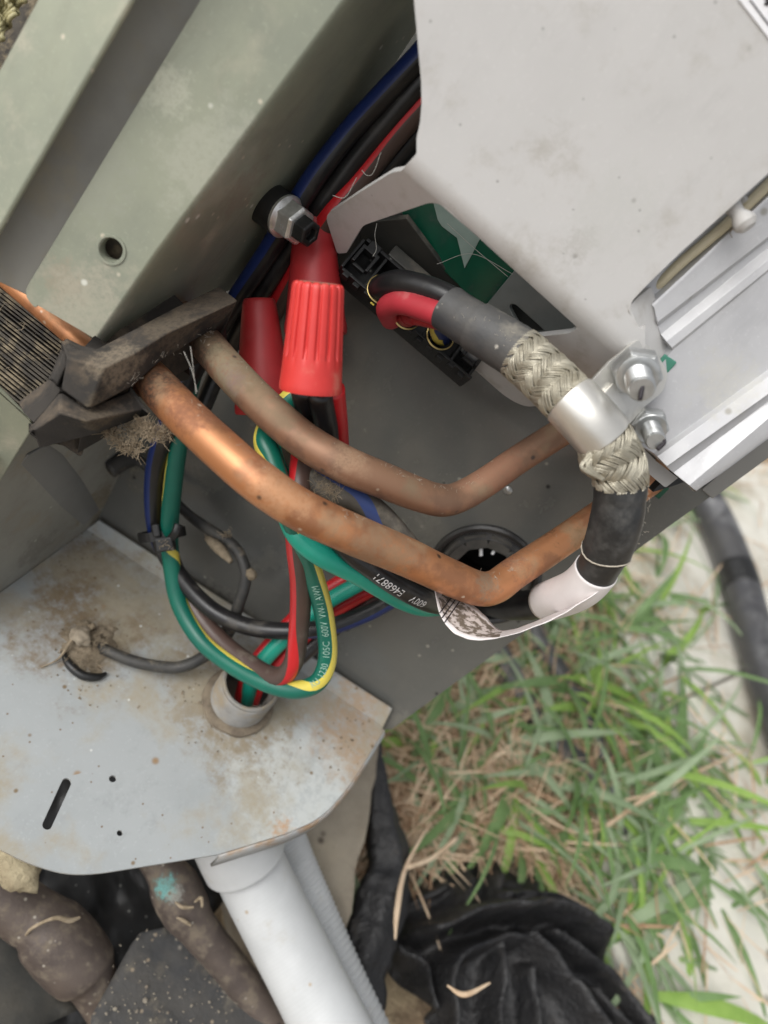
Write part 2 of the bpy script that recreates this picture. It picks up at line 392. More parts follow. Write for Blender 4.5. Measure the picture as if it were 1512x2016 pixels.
m_green = mat('dark green insulation', (.004, .135, .09), .38, c2=(.004, .11, .078), vs=60, bump=.04, rvar=.06)
m_teal = mat('bright green insulation', (.015, .33, .23), .36, c2=(.012, .28, .2), vs=60, rvar=.06)
m_yellow = mat('yellow stripe', (.72, .60, .10), .4)
m_blue = mat('blue insulation', (.008, .024, .13), .38, c2=(.007, .02, .10))
m_bluep = mat('dusty blue insulation', (.05, .085, .25), .5)
m_red = mat('red insulation', (.55, .018, .022), .35, c2=(.46, .014, .02))
m_brown = mat('brown insulation', (.085, .052, .042), .42, c2=(.07, .045, .038), vs=80, dust=((.2, .17, .13), .2, 80, 1))
m_nut = mat('red moulded cap', (.62, .042, .036), .42, c2=(.54, .034, .03), vs=60, bump=.05, bs=1500, dust=((.60, .25, .18), .22, 70, 1), rvar=.05)
m_nutshade = mat('dusty red cap with shade in colour', (.40, .022, .026), .48, c2=(.33, .02, .022), vs=60, dust=((.3, .11, .09), .3, 70, 1))  # cap red darkened under the dust, shade behind the pipe put into the colour
m_nuttop = mat('dust on cap', (.33, .17, .12), .85, bump=.5, bs=2500)
m_rubber = mat('black rubber', (.012, .012, .012), .42, bump=.08, spots=[((.2, .2, .18), .97, 500)])
m_shrink = mat('grey worn shrink sleeve', (.045, .047, .05), .55, c2=(.075, .072, .068), vs=90, bump=.35, bs=700, bd=.0003, dust=((.20, .185, .155), .5, 110, 1, .15), spots=[((.36, .34, .3), .95, 420)])
m_shrinkb = mat('black shrink sleeve', (.017, .018, .019), .42, c2=(.028, .028, .028), vs=80, bump=.15, bs=600, spots=[((.4, .4, .38), .985, 500)], dust=((.09, .088, .082), .3, 60, 0))
m_braid = mat('tinned braid', (.47, .44, .355), .42, .6, c2=(.35, .32, .25), vs=300, dust=((.30, .27, .2), .3, 120, 0))
m_alu = mat('aluminium extrusion', (.50, .50, .505), .42, .3, smear=.55, c2=(.44, .44, .45), vs=70, bump=.04, rvar=.08, spots=[((.3, .29, .26), .985, 260)], blobs=[(C(1420, 760, .2), .010, (.5, .49, .44), .5, 1)])
m_strap = mat('aluminium strap', (.70, .685, .64), .36, .75, c2=(.60, .585, .545), vs=60, bump=.06, rvar=.08)
m_zinc = mat('zinc plated steel', (.52, .53, .53), .34, .8, c2=(.40, .41, .40), vs=260, rvar=.1, bump=.06)
m_chrome = mat('bright flange nut', (.80, .80, .78), .3, .75, c2=(.6, .6, .57), vs=300, rvar=.1, bump=.3, bs=700)
m_conduit = mat('light grey conduit', (.52, .53, .53), .5, c2=(.45, .46, .46), vs=35, bump=.08, dust=((.42, .40, .35), .2, 60, 0), spots=[((.4, .33, .25), .975, 300)])
m_conn = mat('grey thread', (.25, .245, .23), .55, c2=(.17, .16, .145), vs=90, dust=((.26, .21, .14), .55, 70, 0))
m_dirt = mat('dry dirt', (.27, .22, .155), .95, c2=(.17, .135, .09), vs=300, bump=.8, bs=900, bd=.0008)
m_fluff = mat('dry plant fluff', (.34, .275, .19), .9, c2=(.2, .155, .1), vs=300)
m_dustf = mat('dust hairs', (.5, .45, .37), .9)
m_web = mat('cobweb', (.42, .41, .37), .7)
m_paper = mat('white label paper', (.78, .74, .73), .5, c2=(.72, .68, .67), vs=80, bump=.15, bs=400)
m_print = mat('printed side', (.62, .56, .53), .6, c2=(.16, .13, .10), vs=420, vlo=.42, vhi=.56)
m_white = mat('white ink', (.72, .72, .72), .6)
m_pgreen = mat('pale green ink', (.30, .48, .40), .6)
m_ink = mat('black ink', (.02, .015, .02), .6)
m_sticker = mat('white sticker', (.85, .85, .87), .4)
m_cream = mat('cream wire', (.58, .52, .36), .42, c2=(.5, .44, .3))
m_fin = mat('dirty coil fins', (.055, .046, .034), .8, c2=(.016, .014, .012), vs=160, bump=.6, bs=500, dust=((.22, .18, .12), .5, 150, 0))
m_mesh = mat('straw coloured mesh', (.42, .38, .20), .5, c2=(.28, .25, .13), vs=200)
m_conc = mat('weathered concrete', (.66, .64, .57), .85, c2=(.57, .55, .48), vs=14, bump=.5, bs=160, bd=.002, dust=((.40, .35, .26), .4, 9, 0), spots=[((.22, .2, .15), .95, 60), ((.62, .60, .54), .85, 45)])
m_pad = mat('rough pad concrete', (.30, .26, .20), .9, c2=(.19, .16, .12), vs=30, bump=.7, bs=220, bd=.002, dust=((.36, .31, .23), .4, 22, 0), spots=[((.1, .08, .06), .9, 120)])
m_soil = mat('soil and thatch', (.30, .215, .135), .95, c2=(.12, .085, .055), vs=45, bump=.9, bs=110, bd=.006, dust=((.45, .35, .22), .5, 60, 0))
m_cloth = mat('black woven cloth', (.013, .013, .014), .5, c2=(.021, .020, .020), vs=50, bump=.7, bs=75, bd=.006, dust=((.09, .075, .06), .12, 45, 1), spec=.5)
m_hose = mat('black foam hose', (.045, .045, .05), .36, c2=(.07, .068, .066), vs=18, dust=((.30, .30, .30), .25, 14, 1), bump=.1)
m_rubsheet = mat('grimy black sheet', (.035, .036, .038), .7, c2=(.06, .056, .05), vs=40, bump=.6, bs=300, bd=.0008, dust=((.22, .19, .14), .25, 60, 0), spots=[((.36, .32, .26), .9, 190), ((.25, .2, .14), .9, 330)])
m_foamy = mat('old yellow foam', (.40, .34, .22), .9, c2=(.26, .21, .13), vs=90, bump=.8, bs=240, bd=.003)
G = [mat('grass blade green', (.21, .33, .13), .5, c2=(.14, .24, .08), vs=40, trans=.3),
     mat('grass blade bright', (.33, .50, .12), .45, c2=(.24, .40, .08), vs=40, trans=.35),
     mat('grass blade bluish', (.36, .45, .28), .45, c2=(.25, .34, .19), vs=40, trans=.3)]
S = [mat('straw pale', (.74, .58, .41), .7, c2=(.54, .38, .24), vs=60, trans=.15), mat('straw brown', (.45, .29, .18), .75, c2=(.28, .165, .09), vs=60)]
m_redd = mat('dusty red insulation', (.46, .035, .05), .5, c2=(.38, .03, .04), vs=60, dust=((.5, .2, .18), .25, 80, 1))
m_recess = mat('recess paint', (.34, .33, .295), .45, c2=(.27, .262, .235), vs=40, bump=.08, bs=900, dust=((.36, .33, .26), .35, 60, 0), spots=[(WHITE_SPECK, .97, 330)])
m_ring = mat('dirt caked ring', (.21, .17, .12), .9, c2=(.12, .095, .07), vs=200, bump=.6, bs=900)
m_braidin = mat('braid underlay', (.16, .145, .11), .6, .3, c2=(.08, .072, .055), vs=300)
m_bush = mat('black nylon', (.022, .022, .023), .32, c2=(.035, .034, .032), vs=90, dust=((.12, .11, .09), .3, 80, 0))
m_finger = mat('nylon with light in colour', (.055, .054, .05), .4, c2=(.09, .085, .075), vs=200)  # black nylon lightened, light on the fingers put into the colour
m_gold = mat('gold ring', (.52, .40, .16), .35, .8)
m_flange = mat('grey flange paint', (.22, .22, .21), .5, c2=(.19, .19, .18), vs=30, bump=.05)
def proj(p):
    q = ROT.transposed() @ (p - CAM); return (756 + F * q.x / -q.z, 1008 - F * q.y / -q.z)
def ring_px(pl, c, r, n=28):
    x, y, d = basis(pl.n); return [proj(c + x * r * math.cos(2 * math.pi * k / n) + y * r * math.sin(2 * math.pi * k / n)) for k in range(n)]
def wl(x, y, l): return (x, y, WALL.D(x, y) - l)

# ================================================================== ground and slab
def big_ground():
    bm = bmesh.new(); n = 64
    ctr = GROUND.at(900, 1500)
    def ax(k):
        t = (k / n - .5) * 2; return math.copysign(abs(t) ** 4 * 40 + abs(t) * .8, t)
    vs = [[bm.verts.new((ctr.x + ax(i), ctr.y + ax(j), 0)) for j in range(n + 1)] for i in range(n + 1)]
    for r in vs:
        for v in r:
            v.co.z = (noise.noise(v.co * 14) * .006 - .006) if (v.co - ctr).length < 3 else -.004
    for i in range(n):
        for j in range(n): bm.faces.new((vs[i][j], vs[i + 1][j], vs[i + 1][j + 1], vs[i][j + 1]))
    o = bm_obj('ground', bm, m_soil); props(o, kind='structure')
big_ground()
def slab(name, poly, z, th, m, label=None):
    pl = horizontal(z); bm = bmesh.new()
    top = [bm.verts.new(pl.at(x, y)) for x, y in poly]; bot = [bm.verts.new(v.co - UP * th) for v in top]
    bm.faces.new(top); bm.faces.new(bot[::-1])
    for i in range(len(poly)):
        j = (i + 1) % len(poly); bm.faces.new((top[i], bot[i], bot[j], top[j]))
    bmesh.ops.recalc_face_normals(bm, faces=bm.faces)
    o = bm_obj(name, bm, m, None, False); b = o.modifiers.new('b', 'BEVEL'); b.width = .004; b.segments = 2
    return o
o = slab('pavement', [(1105, 915), (1165, 1060), (1215, 1240), (1235, 1422), (1512, 1298), (2100, 1060), (2100, 905)], .018, .05, m_conc); props(o, kind='structure')
o = slab('pavement', [(1235, 1426), (1200, 1590), (1165, 1760), (1300, 2060), (1500, 2300), (2300, 2100), (2100, 1064), (1512, 1302)], .016, .05, m_conc); props(o, kind='structure')

# ================================================================== condenser cabinet
cab = empty('condenser_cabinet', C(300, 700, .25), 'grey green sheet metal corner of an outdoor condenser cabinet', 'air conditioner')
gc = WALL.at(953, 1132)
GR = .0206
wall_poly = [(236, 905), (225, 760), (250, 640), (420, 480), (780, -60), (1000, -500), (2100, -560), (1900, 627), (1512, 897), (1400, 978), (1330, 1028), (772, 1436), (745, 1440), (172, 1044)]
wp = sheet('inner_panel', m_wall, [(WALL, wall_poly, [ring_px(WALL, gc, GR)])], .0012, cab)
MAIN = Plane((45, 580, .19), (195, 660, .195), (395, 0, .165))
SIDE = Plane((198, 655, MAIN.D(198, 655)), (440, 568, .25), (685, 0, MAIN.D(685, 0)))
cr = [(198, 668), (314, 500), (500, 251), (685, 0), (1057, -500)]
dA, dB = (-11, -7), (13, 8)
A = [(x + dA[0], y + dA[1]) for x, y in cr]; B = [(x + dB[0], y + dB[1]) for x, y in cr]
hole = circle(219, 492, 23, 25, 22)
mainp = rnd([(697, -500), (395, 0), (45, 578, 22), (70, 608, 8), (188, 672, 4)][:4]) + [(182, 664)] + A
sidep = B[::-1] + [(205, 682), (300, 640), (380, 596), (452, 572), (525, 500), (662, 300), (826, 52), (1180, -480)]
post = sheet('corner_post', m_post, [(MAIN, mainp, [hole]), (SIDE, sidep, [])], .0011, cab, .0009, [(MAIN, A, SIDE, B, cr)])
# turned rim of the screw hole
hc = MAIN.at(219, 492); hr = 24 * MAIN.D(219, 492) / F
lathe('hole_rim', [(hr + .0008, -.0003), (hr + .0006, .0004), (hr, .0004), (hr - .0004, -.0012), (hr - .0004, -.004)], hc, MAIN.n, m_post, post, 36, cap=False)
sheet('hole_darkener', m_fin, [(lambda x, y: MAIN.at(x, y, -.007), [(150, 470), (200, 400), (290, 440), (250, 540), (190, 570), (140, 530)], [])], .002, cab)  # dark sheet added behind the screw hole so the hole looks dark
OUT = Plane((0, 440, .176), (0, 130, .169), (255, 0, .156))
sheet('outer_strip', m_post, [(OUT, [(345, -500), (72, 0), (0, 132), (-90, 290), (-90, 600), (0, 446), (257, 0), (545, -500)], [])], .0018, cab, .0008)
REC = Plane((0, 500, .1885), (300, 0, .1688), (150, 400, .1858))
sheet('recess_strip', m_recess, [(REC, [(380, -500), (180, 0), (-120, 500), (20, 566), (70, 590), (440, 0), (760, -500)], [])], .001, cab)
LOW = Plane((0, 765, .205), (62, 830, .214), (0, 950, .232))
SP = Plane((250, 905, WALL.D(250, 905)), (190, 1028, WALL.D(190, 1028)), (0, 1165, PLATE.D(0, 1165)))
sheet('lower_post', m_post, [(LOW, rnd([(-120, 660), (0, 764), (64, 830, 14), (60, 852), (0, 948), (-120, 1110)]), [])], .001, cab, .0006)
sheet('side_panel', m_side, [(SP, [(62, 838), (150, 800), (236, 800), (252, 903), (197, 1042), (0, 1186), (-120, 1275), (-120, 960), (0, 890)], [])], .001, cab)
# bead pressed into the side panel
bl = lambda x, y, l: (x, y, SP.D(x, y) - l)
patch('pressed_bead', [[bl(40, 915, .0), bl(78, 955, .0), bl(120, 1000, .0), bl(164, 1036, .0)], [bl(56, 896, .0016), bl(96, 928, .0016), bl(136, 975, .0014), bl(176, 1024, .001)], [bl(84, 880, .0012), bl(116, 902, .0012), bl(158, 955, .001), bl(190, 1010, .0008)], [bl(96, 868, -.0006), bl(128, 892, -.0006), bl(168, 945, -.0006), bl(200, 1000, -.0006)]], m_flange, .001, cab, .0012)
# small panel screws and holes
for x, y in ((682, 1236), (1000, 965), (1005, 970)):
    if x == 1005: continue
    lathe('panel_screw', [(.0016, 0), (.0016, .0005), (.0010, .0009), (0, .001)], WALL.at(x, y), WALL.n, m_rubber if x == 682 else m_zinc, cab, 12)

# plastic bushing in the panel
gb = empty('cable_bushing', gc, 'round black slotted plastic bushing set in the dark panel', 'bushing')
lathe('flange', [(GR + .0016, 0), (GR + .0014, .0012), (GR + .0004, .0018), (GR - .001, .0014), (GR - .0016, .0004), (GR - .0018, -.006)], gc, WALL.n, m_bush, gb, 48, cap=False)
lathe('collar', [(GR - .0018, -.001), (GR - .0050, .0002), (GR - .0056, -.001), (GR - .006, -.012)], gc, WALL.n, m_bush, gb, 48, cap=False)
gx, gy, gd = basis(WALL.n)
for k in range(10):
    a = 2 * math.pi * (k + .3) / 10; rv = gx * math.cos(a) + gy * math.sin(a); tv = -gx * math.sin(a) + gy * math.cos(a)
    boxes('finger', [(gc + rv * (GR - .0062) - gd * .0012, (rv, tv, gd), (.0060, .0086, .0022))], m_finger, gb)
for x, y, dx, dy in ((943, 1072, 0, 1), (946, 1090, 0, 1), (972, 1088, .6, -1), (951, 1187, 0, 1), (990, 1206, 0, 1)):
    c = WALL.at(x, y, -.0015); t = imgdir(dx, dy, 0)
    boxes('tab', [(c, basis(t), (.0011, .0011, .0034))], m_white, gb, .0002)
# dark chamber behind the bushing
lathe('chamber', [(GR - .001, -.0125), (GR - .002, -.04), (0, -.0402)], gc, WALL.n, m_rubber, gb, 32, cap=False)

# ================================================================== entry plate
ep = empty('entry_plate', PLATE.at(350, 1450), 'dusty galvanised steel plate stained brown, pierced by a slot and a conduit stub', 'metal plate')
front = rnd([(757, 1437, 8), (688, 1548, 30), (632, 1612, 40), (560, 1642), (430, 1682), (150, 1727, 70), (60, 1702, 40), (0, 1672), (-120, 1612)], 7)
slot = []
for k in range(9):
    a = -math.pi * .5 + math.pi * k / 8 + math.atan2(-91, 39); slot.append((131 + 9.5 * math.cos(a + math.pi * .0), 1539 + 9.5 * math.sin(a)))
slot = []
ux, uy = -39 / 99, 91 / 99
for k in range(9):
    a = math.pi * k / 8; slot.append((131 + 9.5 * (math.cos(a) * -uy * -1 - math.sin(a) * ux), 1541 + 9.5 * (math.cos(a) * -ux - math.sin(a) * uy)))
for k in range(9):
    a = math.pi * k / 8; slot.append((93 + 9.5 * (-math.cos(a) * uy + math.sin(a) * ux), 1624 + 9.5 * (math.cos(a) * ux + math.sin(a) * uy)))
STUB = PLATE.at(468, 1382)
pl_ = sheet('plate', m_galv, [(PLATE, [(-120, 1256), (0, 1167), (172, 1042)] + [(463, 1238), (755, 1430)] + front[1:], [slot, circle(222, 1533, 7.5, 7, 14), circle(236, 1640, 6, 6, 12), circle(190, 1322, 13, 9, 10), ring_px(PLATE, STUB, .0125, 24)])], .0015, ep, .0005)
# folded rim going down from the front edge
bm = bmesh.new(); prev = None
fr_ = [PLATE.at(x, y) for x, y in front if x > 425]
rows = []
for i, p in enumerate(fr_):
    a, b = fr_[max(i - 1, 0)], fr_[min(i + 1, len(fr_) - 1)]; t = (b - a).normalized(); o_ = UP.cross(t); o_ = o_ if (o_.dot(p - PLATE.at(300, 1450)) > 0) else -o_
    rows.append([bm.verts.new(p - UP * .0004 + o_ * .0001), bm.verts.new(p + o_ * .0006 - UP * .0006), bm.verts.new(p + o_ * .0011 - UP * .0018), bm.verts.new(p + o_ * .0012 - UP * .012)])
for a, b in zip(rows, rows[1:]):
    for k in range(3): bm.faces.new((a[k], a[k + 1], b[k + 1], b[k]))
bmesh.ops.recalc_face_normals(bm, faces=bm.faces)
rim = bm_obj('folded_rim', bm, m_rim, ep); s_ = rim.modifiers.new('s', 'SOLIDIFY'); s_.thickness = .0012; s_.offset = 0
LIP = Plane((170, 1042, PLATE.D(170, 1042)), (755, 1430, PLATE.D(755, 1430)), (480, 1212, WALL.D(480, 1212) - .005))
sheet('rear_lip', m_galv, [(LIP, [(168, 1043), (194, 1024), (772, 1396), (754, 1432)], [])], .0012, ep, .0004)
# conduit stub through the plate
cs = empty('conduit_stub', STUB, 'grey threaded conduit end sticking up through the stained plate', 'conduit fitting')
prof = [(.0168, -.004)]
z = 0.0
while z < .0180:
    prof += [(.0115, z), (.0121, z + .0006), (.0115, z + .0012)]; z += .0014
prof += [(.0117, .0196), (.0111, .0203), (.0104, .0201), (.0101, .014), (.0099, -.03)]
lathe('threaded_tube', prof[1:], STUB, UP, m_conn, cs, 48)
lathe('locknut', [(.0120, .0002), (.0146, .0002), (.0150, .0008), (.0148, .0020), (.0138, .0026), (.0118, .0028)], STUB, UP, m_ring, cs, 48, cap=False, rf=lambda a, z: 1 + .035 * noise.noise(Vector((math.cos(a) * 2, math.sin(a) * 2, 0))))
# dirt round the old cable hole
dm = empty('dirt_mound', PLATE.at(178, 1275), 'crumbly brown dirt and plant fluff clogging the old cable hole in the plate', 'dirt')
bm = bmesh.new(); n = 26; x_, y_ = basis(UP)[:2]; dc = PLATE.at(176, 1268)
gv = {}
for i in range(n + 1):
    for j in range(n + 1):
        u, v = (i / n - .5) * 2, (j / n - .5) * 2; rr = math.hypot(u, v)
        nz = noise.fractal(Vector((u * 2.2, v * 2.2, 3.1)), 1, 2, 5)
        h = max(0, 1 - rr * 1.05 + nz * .35)
        gv[i, j] = bm.verts.new(dc + x_ * u * .013 + y_ * v * .013 + UP * (-.0012 + .0042 * h ** .7 * (1 + .8 * noise.noise(Vector((u * 9, v * 9, 0))))))
for i in range(n):
    for j in range(n): bm.faces.new((gv[i, j], gv[i + 1, j], gv[i + 1, j + 1], gv[i, j + 1]))
bm_obj('mound', bm, m_dirt, dm)
def pebble(name, c, r, m, parent, seed):
    bm = bmesh.new(); bmesh.ops.create_icosphere(bm, subdivisions=3, radius=1)
    for v in bm.verts:
        k = 1 + .35 * noise.noise(v.co * 1.6 + Vector((seed, 0, 0))) + .12 * noise.noise(v.co * 5 + Vector((seed, 4, 0))); v.co = c + Vector((v.co.x * r[0], v.co.y * r[1], v.co.z * r[2])) * k
    return bm_obj(name, bm, m, parent)
pebble('dry_seed_pod', PLATE.at(157, 1262, .004), (.0042, .0036, .003), mat('dry pod', (.33, .28, .21), .8, c2=(.22, .18, .13), vs=300, bump=.4), dm, 2)
pebble('dry_crumb', PLATE.at(179, 1240, .003), (.0012, .0016, .001), m_fluff, dm, 5)
tube('dry_stalk', [PLATE.at(143, 1262, .004), PLATE.at(128, 1284, .003), PLATE.at(112, 1302, .0015), PLATE.at(80, 1316, .0008)], [.0005, .0007, .0004, .0002], m_fluff, dm, 6)
tube('hole_edge', [PLATE.at(122, 1285, .001), PLATE.at(135, 1312, .002), PLATE.at(160, 1333, .002), PLATE.at(188, 1337, .0018), PLATE.at(208, 1328, .001)], [.0008, .0016, .0017, .0015, .0007], m_rubber, dm, 8)
fibres('plant_fluff', [PLATE.at(x, y, .003) for x, y in ((185, 1290), (180, 1310), (195, 1275), (170, 1270), (150, 1300))], m_fluff, dm, 160, .0020, .003, .00009)

# conduits under the plate
cd = empty('flexible_conduit', C(480, 1690, .32), 'thick light grey conduit leaving from under the rusty front edge of the plate', 'conduit')
cp = [(462, 1630, .312), (496, 1715, .318), (550, 1822, .316), (602, 1922, .311), (662, 2040, .303), (745, 2200, .29)]
tube('conduit_body', cp, .0153, m_conduit, cd, 36, 40, rfun=lambda t, a, p: 1 + .004 * math.sin(t * 420 + a) )
V, Fc, _ = tube_geo(smooth_path([(436, 1560, .308), (458, 1635, .311), (484, 1694, .315)], 8), .0178, 36); o = mesh_obj('end_connector', V, Fc, m_conduit, cd); bevel(o, .001)
cd2 = empty('ribbed_conduit', C(620, 1700, .34), 'thinner ribbed grey conduit running behind the thick smooth one', 'conduit')
def ribs(t, a, p): return 1 + .06 * (abs(math.sin(t * 3.14159 * 46)) ** 1.3)
tube('ribbed_body', [(524, 1600, .345), (558, 1690, .348), (604, 1800, .345), (662, 1935, .338), (734, 2090, .33)], .0130, m_conduit, cd2, 30, 110, rfun=ribs)
V, Fc, _ = tube_geo(smooth_path([(498, 1540, .338), (526, 1606, .345), (540, 1640, .347)], 6), .0150, 30); mesh_obj('ribbed_collar', V, Fc, m_conduit, cd2)

# service tubes and rubbish under the plate
t_ = empty('service_tube', C(90, 1830, .30), 'fat tarnished service tube with a swollen joint below the plate', 'copper tube')
ST_ = [(-120, 1690, .288), (-20, 1745, .293), (50, 1797, .297), (78, 1815, .298), (100, 1836, .299), (140, 1880, .301), (168, 1912, .303), (182, 1932, .304), (215, 1985, .307), (300, 2100, .312)]
tube('tube_body', ST_, [.0112, .0112, .0112, .0116, .0136, .0140, .0128, .0098, .0090, .0090], m_cu3, t_, 32, 10, rfun=lambda t, a, p: 1 + .012 * noise.noise(p * 160))
tube('dry_tendril', [(48, 1846, .289), (60, 1830, .283), (84, 1816, .281), (112, 1807, .282), (138, 1812, .285), (158, 1806, .288)], [.0004, .0007, .0006, .0008, .0010, .0005], m_fluff, t_, 8)
tt = empty('service_tube', C(380, 1800, .30), 'slim brown service tube with a verdigris patch beside the thick conduit', 'copper tube')
tube('tube_body', [(270, 1640, .31), (318, 1706, .31), (340, 1740, .31), (365, 1790, .311), (392, 1830, .312), (470, 1925, .318), (580, 2065, .324)], [.0072, .0074, .0098, .0100, .0080, .0074, .0074], m_cu3, tt, 28, 9, rfun=lambda t, a, p: 1 + .02 * noise.noise(p * 180))
for q in ([(345, 1776, .298), (360, 1786, .2975), (382, 1786, .2985)], [(383, 1776, .299), (396, 1768, .299), (398, 1786, .2985)], [(348, 1806, .2985), (364, 1814, .299), (376, 1822, .3)]):
    tube('bark_bit', q, [.0004, .0008, .0005], m_fluff, tt, 6)
for z_, poly, nm in ((.065, [(560, 1480), (745, 1440), (735, 1560), (708, 1690), (690, 1800), (640, 1900), (540, 1860), (490, 1640)], 'concrete_pad'),):
    o = slab(nm, poly, z_, .075, m_pad); bm = bmesh.new(); bm.from_mesh(o.data)
    bmesh.ops.triangulate(bm, faces=bm.faces)
    for _ in range(4): bmesh.ops.subdivide_edges(bm, edges=[e for e in bm.edges if e.calc_length() > .012], cuts=1)
    bmesh.ops.triangulate(bm, faces=bm.faces)
    for v in bm.verts: v.co += Vector((noise.noise(v.co * 60), noise.noise(v.co * 60 + Vector((9, 0, 0))), noise.noise(v.co * 60 + Vector((0, 9, 0))))) * .003
    bm.to_mesh(o.data); bm.free(); o.modifiers.clear()
    props(o, 'rough brown concrete pad under the condenser beside the conduits', 'concrete pad')
def rough_sheet(name, poly, z0, z1, m, amp, label, cat, th=.002, tilt=None):
    pl = horizontal(z0); pts = [pl.at(x, y) for x, y in poly]
    for p, dz in zip(pts, tilt or [0] * len(pts)):
        p.z += dz
    bm = bmesh.new(); f = bm.faces.new([bm.verts.new(p) for p in pts]); bmesh.ops.triangulate(bm, faces=bm.faces)
    for _ in range(5): bmesh.ops.subdivide_edges(bm, edges=[e for e in bm.edges if e.calc_length() > .006], cuts=1); bmesh.ops.triangulate(bm, faces=bm.faces)
    for v in bm.verts: v.co.z += noise.fractal(v.co * 38, 1, 2, 4) * amp
    o = bm_obj(name, bm, m); s = o.modifiers.new('s', 'SOLIDIFY'); s.thickness = th
    return props(o, label, cat)
rough_sheet('rubber_sheet', [(170, 2090), (180, 2000), (258, 1860), (275, 1838), (330, 1826), (385, 1850), (480, 1930), (600, 2080), (470, 2140), (300, 2140)], .072, 0, m_rubsheet, .0012, 'grimy speckled black rubber sheet lying between the two service tubes', 'rubber sheet')
rough_sheet('underlay_sheet', [(-60, 1420), (160, 1380), (460, 1450), (450, 1760), (340, 1900), (200, 2000), (120, 2060), (-80, 2060)], .05, 0, m_rubber, .005, 'black underlay below the plate, extended so the slot looks dark', 'underlay')  # black sheet stretched under the plate to darken what shows through the slot
rough_sheet('pipe_wrap', [(-60, 1800), (20, 1830), (90, 1900), (120, 1960), (158, 1985), (60, 2030), (-80, 2060)], .06, 0, mat('teal stained wrap', (.025, .025, .022), .8, c2=(.055, .05, .04), vs=50, bump=.5, blobs=[(C(25, 1985, .33), .014, (.07, .22, .24), .9, .8)]), .003, 'dark pipe wrap with a teal stain below the fat service tube', 'pipe wrap')
pebble('foam_chunk', C(36, 1712, .283), (.0095, .0065, .0060), m_foamy, None, 8); props(bpy.context.scene.objects['foam_chunk'], 'crumbling yellow foam chunk under the plate edge', 'foam')

# ================================================================== coil behind the post
coil = empty('condenser_coil', C(40, 650, .24), 'dirt caked condenser coil fins seen between the two post pieces', 'coil')
fx, fy, fz = imgdir(.80, .60, .2), imgdir(-.55, .8, .25), imgdir(0, 0, 1)
lst = []
for k in range(40):
    c = C(40, 640, .245) + fy * ((k - 20) * .0012) + fz * random.uniform(-.0006, .0006)
    lst.append((c, (fx, fy, fz), (.075, random.uniform(.0004, .0009), .02)))
o = boxes('fin', lst, m_fin, coil, 0); o['kind'] = 'stuff'
boxes('core', [(C(40, 640, .262), (fx, fy, fz), (.060, .045, .012))], m_fin, coil)
o = fibres('lint', [C(x, y, .235) for x, y in ((20, 640), (60, 690), (80, 740), (30, 700), (10, 600))], m_fluff, coil, 60, .005, .003, .00007)
o = tube('copper_tube', [(-120, 430, .222), (-20, 520, .218), (60, 590, .214), (150, 668, .212), (220, 730, .22)], .0030, m_cu1, None, 18)
props(o, 'short copper tube passing behind the lower end of the post', 'copper tube')
bm = bmesh.new()
gp = empty('mesh_guard', C(20, 40, .19), 'straw coloured wavy mesh peeking past the outer strip', 'mesh guard')
for k in range(7):
    pts = []
    for j in range(26):
        q = j / 25; pts.append(C(75 - q * 110 - 12 + k * -9 + 5 * math.sin(j * 1.9 + k), q * 190 - 30 + 4 * math.cos(j * 1.9 + k * 2), .188 + .002 * math.sin(j * 1.3 + k * 1.7)))
    V, Fc, _ = tube_geo(crom(pts, 3), .0006, 6); mesh_obj('strand', V, Fc, m_mesh, gp)
boxes('backing', [(C(0, 40, .215), basis(imgdir(0, 0, 1)), (.05, .05, .002))], m_fin, gp)

# ================================================================== foam grommet
fg = empty('foam_grommet', C(250, 730, .2), 'dusty black foam grommet clamped round the two copper pipes', 'grommet')
FG = Plane((119, 700, .184), (465, 590, .209), (175, 807, .188))
patch('upper_half', [[(120, 668, .190), (190, 686, .191), (262, 648, .198), (345, 604, .208), (432, 562, .220)],
                     [(130, 702, .183), (205, 724, .183), (262, 696, .189), (330, 655, .196), (470, 591, .211)],
                     [(119, 767, .186), (175, 807, .187), (258, 764, .195), (318, 711, .202), (416, 650, .217)]], m_foam, .02, fg, .0016)
patch('lower_half', [[(62, 838, .191), (119, 768, .190), (172, 805, .190), (258, 766, .200)], [(63, 848, .186), (118, 812, .184), (172, 830, .184), (284, 806, .2)], [(76, 885, .192), (130, 872, .192), (190, 855, .195), (281, 823, .206)]], m_foam, .016, fg, .0014)
patch('corner_pad', [[(98, 742, .189), (128, 664, .194), (178, 688, .196)], [(100, 748, .186), (134, 676, .187), (180, 700, .188)], [(112, 764, .188), (140, 700, .186), (170, 715, .187)]], m_foam, .01, fg, .001)
patch('rear_lobe', [[(36, 792, .205), (70, 765, .205), (104, 742, .2)], [(46, 812, .198), (84, 785, .196), (112, 755, .193)], [(66, 832, .196), (95, 800, .195), (118, 770, .192)]], m_foam, .012, fg, .001)
patch('wedge', [[(318, 722, .226), (345, 700, .226), (372, 706, .228)], [(322, 735, .222), (348, 722, .222), (374, 740, .226)], [(340, 766, .226), (355, 752, .226), (372, 748, .228)]], m_foam, .008, fg, .001)
fibres('lint', [C(x, y, d) for x, y, d in ((318, 700, .2), (330, 690, .203), (350, 684, .205), (300, 712, .198), (262, 745, .193), (412, 652, .214), (398, 664, .212), (310, 705, .2))], m_dustf, fg, 50, .0007, .0016, .00004)
